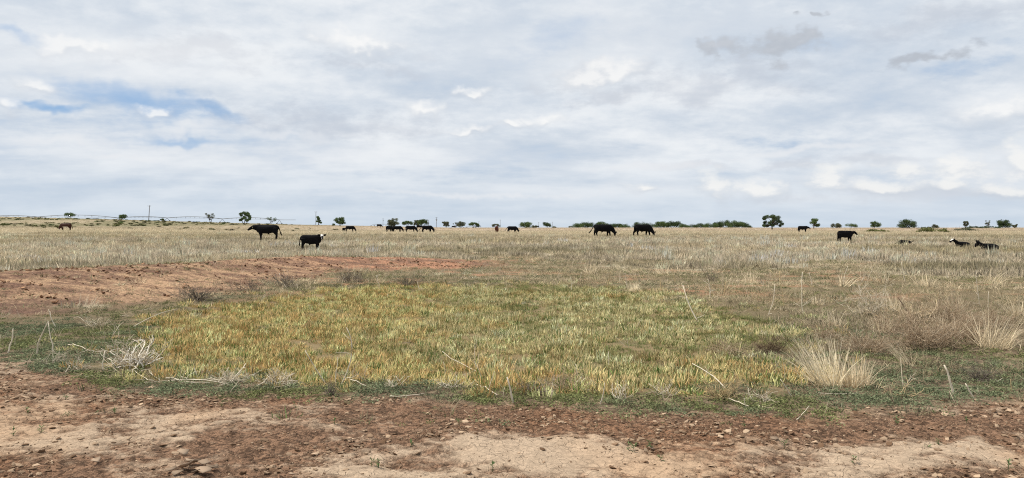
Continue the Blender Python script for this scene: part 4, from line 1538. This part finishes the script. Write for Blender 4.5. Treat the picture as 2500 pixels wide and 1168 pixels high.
pivot('long irrigation arm on wheeled towers crossing the slope', [(-190, 530), (-50, 531.5), (92, 530), (290, 532.5), (408, 532.5), (543, 534.8), (682, 537.2)], 600, (722, 537.4), 1.7)
pivot('short far irrigation arm beside the slim pole', [(910, 548.6), (946, 548.4)], 860)
pivot('short faint irrigation arm beside the domed tree', [(1136, 554.6), (1158, 554.2)], 900)

# ------------------------------------------------------------------ dead stalks, tumbleweeds and tufts
PALEWOOD = blade_mat('dead_wood_pale', False, (.66, .58, .45), (.48, .41, .30), 0)
TANWOOD = blade_mat('dead_wood_tan', False, (.50, .38, .21), (.36, .27, .16), 0)
DARKWOOD = blade_mat('dead_wood_dark', False, (.11, .075, .05), (.2, .15, .1), 0)
TUMBLE = blade_mat('tumbleweed_twigs', False, (.36, .265, .175), (.52, .42, .30), 0)
GREYTWIG = blade_mat('grey_twigs', False, (.15, .125, .10), (.24, .2, .16), 0)
STRAW = blade_mat('straw_blades', False, (.88, .77, .56), (.74, .63, .42), .4, .35)
DULLSTRAW = blade_mat('dull_straw', False, (.74, .62, .43), (.56, .46, .30), .45, .4)
SPROUT = blade_mat('sprout_leaves', False, (.10, .15, .06), (.14, .19, .08), .25)


def wob(a, c, n, amp, rng):
    a, c = np.array(a, float), np.array(c, float)
    L = np.linalg.norm(c - a)
    off = rng.normal(0, amp * L, 3)
    kink = rng.normal(0, amp * L * .25, (n, 3))
    ts = np.linspace(0, 1, n)
    P = [a + (c - a) * t + off * math.sin(math.pi * t) + (kink[i] if 0 < i < n - 1 else 0) for i, t in enumerate(ts)]
    return np.array(P)


def stalk(label, base, tip, r=.006, mat=None, dy=0.0, lie=False, twigs=0, seed=0, group=None, via=None, name='dead_stalk'):
    """a dead stalk rooted at pixel 'base'; tip at pixel 'tip' (same depth + dy, or on the ground when lying)"""
    rng = np.random.default_rng(seed + int(base[0]) * 7 + int(base[1]))
    b0 = gp(*base)
    r *= .75 if lie else 1.1
    t0 = gp(*tip) + Vector((0, 0, .02 + r)) if lie else air(tip[0], tip[1], b0.y + dy)
    if not lie and t0.z < hz(t0.x, t0.y) + .01: t0.z = hz(t0.x, t0.y) + .03
    loc = b0 - Vector((0, 0, 0 if lie else .03))
    a = np.array((0, 0, r * 1.2 + .012 if lie else 0.0))
    e = np.array(t0 - loc)
    if via is not None:
        v = np.array(air(via[0], via[1], b0.y + dy * .5) - loc)
        ts = np.linspace(0, 1, 9)[:, None]
        P = (1 - ts) ** 2 * a + 2 * ts * (1 - ts) * (2 * v - .5 * (a + e)) + ts ** 2 * e
    else:
        P = wob(a, e, 7, .035, rng)
    g = Geo()
    bc = (rng.uniform(.35, .8), 0, 0)
    g.tube(P, np.linspace(r, r * .55, len(P)), 6, bc)
    L = np.linalg.norm(e - a)
    for k in range(twigs):
        t = rng.integers(1, len(P) - 1)
        d = rng.normal(0, 1, 3); d[2] = abs(d[2]) * .8; d /= np.linalg.norm(d)
        g.tube(wob(P[t], P[t] + d * L * rng.uniform(.15, .4), 4, .08, rng), [r * .5, r * .4, r * .35, r * .2], 4, (rng.uniform(.3, .8), 0, 0))
    o = link(name, g.build(name, mat or PALEWOOD, True), None, loc)
    tag(o, label, 'stalk', group)
    return o


def twigs_into(g, root, d, L, r, rng, depth, droop=0.0, green=.3):
    e = root + d * L
    P = wob(root, e, 5, .10, rng)
    P[1:, 2] -= droop * L * np.linspace(0, 1, 4) ** 2
    P[:, 2] = np.maximum(P[:, 2], .006)
    g.tube(P, np.linspace(r, r * .5, 5), 4, (rng.uniform(), 0, float(rng.uniform() < green)))
    if depth > 0:
        for k in range(int(rng.integers(2, 5))):
            t = int(rng.integers(1, 5))
            dd = d + rng.normal(0, .55, 3); dd /= np.linalg.norm(dd)
            twigs_into(g, P[t], dd, L * rng.uniform(.35, .65), r * .6, rng, depth - 1, droop, green)


def shrub(label, px, py, w, h, n, mat, seed, r=.005, up=.6, depth=2, name='tumbleweed', cat='tumbleweed', group=None, bias=(0, 0), droop=0.0):
    """dead branching bush, base at the pixel; w, h in photo pixels"""
    rng = np.random.default_rng(seed)
    p = gp(px, py)
    W, H = w / FOC * p.y, h / FOC * p.y
    g = Geo()
    root = np.array([0, 0, .01])
    for i in range(n):
        d = np.array([rng.normal(bias[0], .8), rng.normal(bias[1], .6), abs(rng.normal(up, .45)) + .03])
        d /= np.linalg.norm(d)
        st = root + np.array([rng.normal(0, .10) * W, rng.normal(0, .07) * W, 0])
        L = 1 / math.sqrt((d[0] / (W * .55)) ** 2 + (d[1] / (W * .45)) ** 2 + (d[2] / H) ** 2) * rng.uniform(.55, 1.0)
        twigs_into(g, st, d, L * .8, r * rng.uniform(.6, 1.1), rng, depth, droop)
    o = link(name, g.build(name, mat), None, p)
    tag(o, label, cat, group)
    return o


def tuft(label, px, py, w, h, n, mat, seed, bias=(0, 0), wid=(.003, .006), name='bunchgrass', lean=.35, group=None):
    rng = np.random.default_rng(seed)
    p = gp(px, py)
    W, H = w / FOC * p.y, h / FOC * p.y
    g = blades(n, W * .22, H * .3, H * 1.08, wid[0], wid[1], lean, .3, green=.3, rng=rng, bias=bias)
    g2 = blades(n // 5, W * .4, H * .12, H * .5, wid[0], wid[1], 1.6, .4, green=.5, rng=rng)
    g.add(np.concatenate(g2.V), np.concatenate(g2.F4), None, np.concatenate(g2.B))
    o = link(name, g.build(name, mat), None, p - Vector((0, 0, .01)))
    tag(o, label, 'grass tuft', group)
    return o


def dead_plants():
    LG, RG = 'dead stalks by the pond rim', 'dead stalks over the flat'
    S = stalk
    S('short pale upright stalk nearest the frame edge in green weeds', (17, 862), (32, 803), .009)
    S('pale stalk leaning to form one side of a crossed pair', (88, 868), (118, 786), .009, dy=-.1)
    S('pale stalk forming the other side of the crossed pair', (133, 862), (118, 786), .008, dy=.1)
    S('forked pale stalk behind the crossed pair', (140, 800), (119, 756), .006, twigs=2)
    S('short pale upright stalk beside the big white tumbleweed', (254, 906), (256, 858), .008)
    S('small pale broken stick in the green weeds near the rim', (158, 910), (171, 893), .007)
    S('thin arched stalk reaching from the white tumbleweed to golden grass', (316, 800), (432, 755), .006, dy=.8, via=(380, 770))
    S('pale stick lying slantwise beside a loop of twigs', (166, 846), (220, 862), .008, lie=True)
    for i, (a, c) in enumerate((((180, 778), (210, 790)), ((187, 765), (208, 772)), ((208, 790), (228, 790)), ((226, 788), (238, 798)), ((345, 760), (362, 757)))):
        S('pale dead twig lying in the green weeds behind the crossed pair', a, c, .005, lie=True, twigs=1, seed=i, group=LG)
    for i, (a, c, r) in enumerate((((328, 908), (376, 936), .007), ((365, 913), (390, 934), .006), ((352, 938), (410, 935), .005), ((405, 928), (512, 942), .007), ((410, 935), (560, 946), .006),
                                   ((430, 922), (500, 932), .006), ((470, 930), (600, 938), .005), ((540, 944), (610, 930), .005), ((590, 920), (660, 945), .006), ((626, 948), (690, 912), .006),
                                   ((655, 930), (706, 929), .006), ((690, 930), (708, 950), .006))):
        S('pale stick lying in the long heap along the near rim of golden grass', a, c, r, lie=True, twigs=2, seed=i, group=LG)
    for i, (a, c, r, dy) in enumerate((((485, 926), (474, 898), .006, 0), ((548, 938), (600, 888), .006, .2), ((533, 922), (558, 897), .005, .1))):
        S('pale stick poking up out of the long heap of sticks', a, c, r, dy=dy, twigs=1, seed=i, group=LG)
    S('curved white stem bending away from the dead weed clump', (803, 940), (745, 856), .006, via=(778, 912))
    S('short white upright stem of the dead weed clump', (818, 938), (825, 872), .005)
    S('tall white hooked stem rising from the dead weed clump', (826, 945), (846, 800), .006, via=(858, 868), twigs=3)
    S('white stick lying beside the dead weed clump', (846, 931), (894, 949), .007, lie=True)
    S('long white stick lying flat on the green rim', (953, 972), (1036, 967), .007, lie=True)
    S('slanted straw stalk at the lower edge of the golden grass', (992, 945), (966, 918), .005)
    S('thick white leaning stalk standing at the middle of the rim', (1254, 984), (1238, 921), .011)
    S('forked white stick lying beside the thick leaning stalk', (1162, 944), (1214, 972), .009, lie=True, twigs=2)
    S('long thin straw stalk leaning over the golden grass', (1234, 930), (1080, 858), .004, dy=.9)
    S('thin pale stalk standing in golden grass left of the thick leaning stalk', (1086, 932), (1083, 884), .004)
    S('pale stick leaning in the brown twig pile', (1398, 954), (1428, 924), .007, dy=.2)
    S('second pale stick leaning in the brown twig pile', (1392, 956), (1421, 920), .005, dy=.1)
    S('short bent stick standing over the brown twig pile', (1411, 924), (1405, 889), .006)
    S('slender curved stalk standing beside the spindly dead shrub', (1462, 988), (1476, 935), .005, via=(1472, 965))
    S('thin upright straw in the middle of the golden grass', (1488, 898), (1486, 859), .004)
    S('long pale leaning stalk with a fork beyond the golden grass', (1708, 788), (1667, 696), .011, twigs=3, dy=.4)
    S('pale straw stalk slanting over the golden grass', (1780, 955), (1690, 888), .006, dy=.5, twigs=1)
    S('white split stick lying on the weeds at the rim', (1778, 978), (1828, 1000), .008, lie=True)
    S('short white stick standing beside the split stick', (1828, 997), (1817, 972), .005)
    S('pale straight stalk leaning toward the big grass tuft', (1936, 968), (1905, 926), .005)
    S('curved pale straw lying at the edge of bare soil', (1945, 1030), (1976, 998), .005, lie=True)
    S('bent pale straw lying under the big grass tuft', (1992, 965), (2095, 968), .005, lie=True)
    S('thick white leaning stalk standing alone in green weeds', (2329, 964), (2305, 892), .011)
    S('shorter white stalk leaning beside the thick one', (2381, 973), (2357, 937), .008)
    S('small white broken stick at the foot of the round grey tumbleweed', (2425, 940), (2446, 931), .006, lie=True, twigs=1)
    S('brown short stalk standing near the frame edge', (2470, 955), (2468, 926), .005, TANWOOD)
    S('long pale rod lying across the brown tumbleweeds', (2186, 836), (2322, 790), .008, dy=.6)
    S('dark thick stick leaning in the brown tumbleweeds', (2250, 798), (2192, 726), .012, DARKWOOD, dy=.3)
    S('pale forked stick propped on the brown tumbleweeds', (2115, 770), (2152, 740), .010, dy=.2, twigs=2)
    S('tall thin stalk rising behind the drooping straw tussock', (2396, 752), (2383, 660), .006, twigs=4)
    S('shorter thin stalk beside the tall one behind the tussock', (2414, 760), (2413, 712), .005)
    for i, (a, c) in enumerate((((1914, 748), (1903, 662)), ((1873, 772), (1892, 694)), ((1962, 775), (1959, 664)), ((1766, 722), (1772, 688)), ((1733, 730), (1728, 682)), ((1984, 700), (1975, 665)),
                                ((1615, 715), (1614, 682)), ((1532, 705), (1526, 668)), ((1395, 712), (1392, 676)), ((1270, 705), (1266, 668)), ((927, 702), (918, 672)), ((1028, 712), (1020, 688)),
                                ((1480, 700), (1492, 660)), ((2210, 690), (2200, 640)), ((2060, 700), (2070, 650)), ((1650, 690), (1640, 655)), ((690, 690), (682, 668)))):
        S('slender dead stalk standing on the flat beyond the golden grass', a, c, .007 if a[1] > 740 else .009, TANWOOD if i % 3 == 0 else None, twigs=3, seed=i, group=RG)
    # branching dead bushes
    shrub('big white bleached tumbleweed at the corner of the golden grass', 318, 898, 150, 120, 24, PALEWOOD, 21, .0085, .75, 2)
    shrub('loop of thin pale twigs between the crossed pair and white tumbleweed', 190, 905, 90, 55, 16, PALEWOOD, 22, .003, .7, 1)
    shrub('thin grey twigs tangled under the crossed pair of stalks', 118, 890, 90, 45, 16, PALEWOOD, 23, .003, .5, 1)
    shrub('flattened pale bush at the end of the stick heap', 680, 940, 110, 40, 26, PALEWOOD, 24, .004, .35, 2)
    shrub('tangle of pale twigs in the middle of the stick heap', 560, 935, 120, 36, 26, PALEWOOD, 25, .0035, .3, 2)
    shrub('dead weed clump with curving white stems at the rim', 808, 968, 60, 45, 18, GREYTWIG, 26, .0035, .9, 2, 'dead_weed', 'shrub')
    shrub('spindly white dead shrub at the rim with upright forks', 1515, 980, 80, 60, 12, PALEWOOD, 27, .0045, 1.0, 1, 'dead_weed', 'shrub')
    shrub('brown twig pile at the lower edge of the golden grass', 1400, 955, 150, 55, 40, TUMBLE, 28, .003, .5, 2)
    shrub('straw-coloured twig heap between golden grass and bare soil', 1760, 975, 150, 60, 34, TANWOOD, 29, .0035, .45, 2)
    shrub('grey-brown mound of dead brush behind the red earth bank foot', 480, 735, 140, 44, 60, GREYTWIG, 30, .005, .5, 2)
    shrub('dark brown mound of dead brush past the bank', 860, 690, 90, 38, 50, GREYTWIG, 31, .006, .6, 2)
    shrub('low grey brush lying in the weeds at the bank foot', 600, 710, 130, 26, 40, GREYTWIG, 32, .005, .35, 2)
    shrub('reddish brown fine-twigged mound at the golden grass edge', 1770, 868, 110, 50, 70, TUMBLE, 33, .0028, .6, 2)
    shrub('dark shaded mound of dead brush behind the grass tuft', 1880, 862, 120, 42, 70, DARKWOOD, 34, .0032, .55, 2)  # this mound's shade is put into its dark twig colour
    shrub('large brown tumbleweed under the dark thick stick', 2255, 850, 210, 110, 150, TUMBLE, 35, .004, .6, 2)
    shrub('brown tumbleweed piled against the drooping straw tussock', 2350, 835, 190, 95, 140, TUMBLE, 36, .004, .5, 2)
    shrub('low brown tumbleweed behind the big grass tuft', 2120, 862, 170, 70, 110, TUMBLE, 37, .0035, .45, 2)
    shrub('upright twiggy dead shrub behind the tumbleweed pile', 2120, 775, 110, 115, 40, PALEWOOD, 38, .005, 1.3, 2, 'dead_shrub', 'shrub')
    shrub('sprawling straw-coloured dead branches on the tumbleweed pile', 2215, 790, 170, 95, 34, DULLSTRAW, 39, .005, .6, 2, 'dead_shrub', 'shrub')
    shrub('round grey tumbleweed resting in green weeds near the frame edge', 2395, 930, 95, 48, 60, GREYTWIG, 40, .0026, .5, 2)
    shrub('orange dry stalk bundle leaning in the green weeds', 2190, 968, 150, 70, 9, TANWOOD, 41, .004, .45, 1, 'dead_weed', 'shrub', bias=(1.6, .6))
    shrub('small twiggy dead weed beside the pale forked leaning stalk', 1740, 690, 60, 40, 18, GREYTWIG, 42, .005, .9, 2, 'dead_weed', 'shrub')
    BLEACH = blade_mat('bleached_wood', False, (.84, .77, .66), (.66, .58, .47), 0)
    shrub('thick bleached branches spreading over the white tumbleweed', 322, 900, 150, 118, 13, BLEACH, 81, .010, .9, 1, 'dead_branches', 'branches')
    for i, (px, py, w, h, mt, n, lb) in enumerate((
            (2180, 815, 150, 80, TUMBLE, 90, 'brown tumbleweed under the sprawling straw branches'), (2310, 780, 170, 70, TUMBLE, 90, 'brown tumbleweed at the back of the tumbleweed pile'),
            (2420, 800, 150, 70, TUMBLE, 80, 'brown tumbleweed behind the drooping straw tussock'), (2020, 830, 120, 50, TUMBLE, 60, 'small brown tumbleweed just behind the big pale bunch'),
            (2470, 745, 90, 60, DULLSTRAW, 30, 'pale twiggy brush at the frame edge behind the tumbleweeds'), (2290, 730, 120, 70, DULLSTRAW, 26, 'pale open brush standing behind the tumbleweed pile'),
            (1110, 950, 110, 40, PALEWOOD, 14, 'pale twig litter before the thick white leaning stalk'), (1300, 962, 110, 40, GREYTWIG, 22, 'grey twig litter just past the thick white leaning stalk'),
            (950, 948, 110, 34, PALEWOOD, 14, 'pale twig litter behind the long white stick on the rim'), (1620, 968, 110, 40, PALEWOOD, 14, 'pale twig litter between the spindly shrub and the straw heap'),
            (1860, 985, 110, 36, PALEWOOD, 14, 'pale twig litter at the foot of the big pale bunch'), (230, 800, 120, 30, PALEWOOD, 16, 'low pale twigs in the weeds above the bleached tumbleweed'),
            (700, 700, 120, 34, GREYTWIG, 40, 'grey brush on the far lip of the golden grass'), (1000, 700, 110, 26, GREYTWIG, 30, 'low grey brush at the far edge of the golden grass'))):
        shrub(lb, px, py, w, h, n, mt, 90 + i, .0035 if py > 720 else .006, .55, 2 if n > 20 else 1, 'dead_brush', 'brush')
    # tufts of standing straw
    rng = np.random.default_rng(3)
    tuft('big pale bunch of tall straw grass leaning to one side', 2020, 940, 160, 140, 240, STRAW, 51, (-.34, .05), (.004, .009), lean=.42)
    tuft('shorter grey straw tuft joined to the big pale bunch', 2090, 945, 130, 85, 240, DULLSTRAW, 52, (.02, 0), (.004, .008))
    tuft('narrow slanting straw tuft beside the big pale bunch', 2218, 895, 50, 95, 60, DULLSTRAW, 53, (-.55, .1), lean=.15)
    tuft('drooping grey straw tussock at the end of the tumbleweed pile', 2430, 850, 150, 100, 240, DULLSTRAW, 54, (.25, -.1), (.004, .008), lean=.7)
    tuft('pale straw tuft at the far edge of the golden grass', 1548, 712, 60, 30, 120, STRAW, 55, (0, 0), (.005, .01))
    tuft('matted straw tuft lying over the dark mound', 1880, 820, 130, 22, 140, STRAW, 56, (.5, .2), lean=1.2)
    for i, (px, py, w, h) in enumerate(((2060, 700, 60, 42), (2150, 690, 70, 50), (2260, 700, 80, 46), (2330, 760, 70, 60), (2180, 760, 80, 60), (2000, 745, 60, 34), (2480, 770, 80, 64), (1830, 690, 70, 36),
                                         (1620, 672, 60, 34), (2420, 690, 90, 44), (2300, 815, 70, 60), (2040, 800, 70, 50), (1440, 668, 60, 30), (2150, 815, 80, 56))):
        tuft('dull straw tussock standing on the open flat beyond the golden grass', px, py, w, h, 70, DULLSTRAW, 70 + i, (rng.normal(0, .15), 0), (.006, .011) if py > 720 else (.010, .018), lean=.5, group='dull straw tussocks on the flat')
    # seedlings on the bare soil
    rng = np.random.default_rng(3)
    for px, py in ((246, 963), (279, 1013), (160, 979), (67, 1015), (33, 1067), (461, 977), (513, 965), (542, 997), (680, 979), (1817, 1047), (1915, 1096), (2084, 1137), (2265, 1101), (2290, 1092), (2464, 1155),
                   (1613, 1130), (1534, 1105), (1548, 1110), (1005, 1094), (924, 1146), (908, 1139), (818, 1042), (1586, 1099), (1202, 1155), (720, 1000), (1120, 1046), (2360, 1035), (2190, 1040), (100, 1060)):
        p = gp(px, py)
        root = empty('seedling', p - Vector((0, 0, .005)), rng.uniform(0, 6))
        tag(root, 'small green seedling growing on the bare soil', 'seedling', 'seedlings on the bare soil')
        H = rng.uniform(.04, .085)
        g = Geo(); g.tube([(0, 0, 0), (.004, 0, H * .5), (0, .006, H)], [.002, .0018, .0012], 4)
        link('stem', g.build('stem', SPROUT), root)
        g = Geo()
        for k in range(12):
            z = H * rng.uniform(.2, 1.0)
            a = rng.uniform(0, 6.28)
            d = np.array([math.cos(a), math.sin(a), rng.uniform(.2, .9)]); d /= np.linalg.norm(d)
            s = np.cross(d, [0, 0, 1]); s /= np.linalg.norm(s)
            L = rng.uniform(.02, .042)
            c = np.array([0, 0, z])
            g.add([c, c + d * L * .5 + s * .005, c + d * L, c + d * L * .5 - s * .005], [(0, 1, 2, 3)], None, (rng.uniform(), 0, float(rng.uniform() < .4)))
        link('leaves', g.build('leaves', SPROUT), root)
    # thick curled slabs round the hoof hole and other big clods
    m = blade_mat('clay_slab', False, (.30, .22, .155), (.3, .2, .14), 0)
    for i, (px, py, s, tilt) in enumerate(((470, 1138, .075, .35), (500, 1140, .07, -.3), (452, 1152, .085, .4), (435, 1162, .06, .2), (518, 1150, .06, -.4), (497, 1162, .08, .15), (526, 1146, .045, .5),
                                            (418, 1152, .05, -.2), (478, 1160, .05, .6), (448, 1112, .055, .6), (428, 1050, .05, .5), (392, 1058, .035, .2), (236, 1132, .05, .3), (712, 1164, .04, .4), (770, 1096, .03, .3),
                                            (1590, 1100, .04, -.2), (640, 1098, .035, .3), (1890, 1078, .05, .3), (1955, 1055, .03, .2), (2300, 1050, .03, .1))):
        me = plate(np.random.default_rng(100 + i), .15, .4)
        me.materials.append(m)
        p = gp(px, py)
        o = link('clay_flake', me, None, p + Vector((0, 0, s * .25)))
        s *= .75
        tilt *= .6
        o.scale = (s, s, s * .8)
        o.rotation_euler = (tilt, rng.uniform(-.35, .35), rng.uniform(0, 6.28))
        if i < 9:
            tag(o, 'curled slab of dried clay broken up around the dark hoof hole', 'clay slab', 'clay slabs round the hoof hole')
        else:
            tag(o, 'large loose slab of dried clay lying alone on the bare soil', 'clay slab', 'loose clay slabs')


dead_plants()
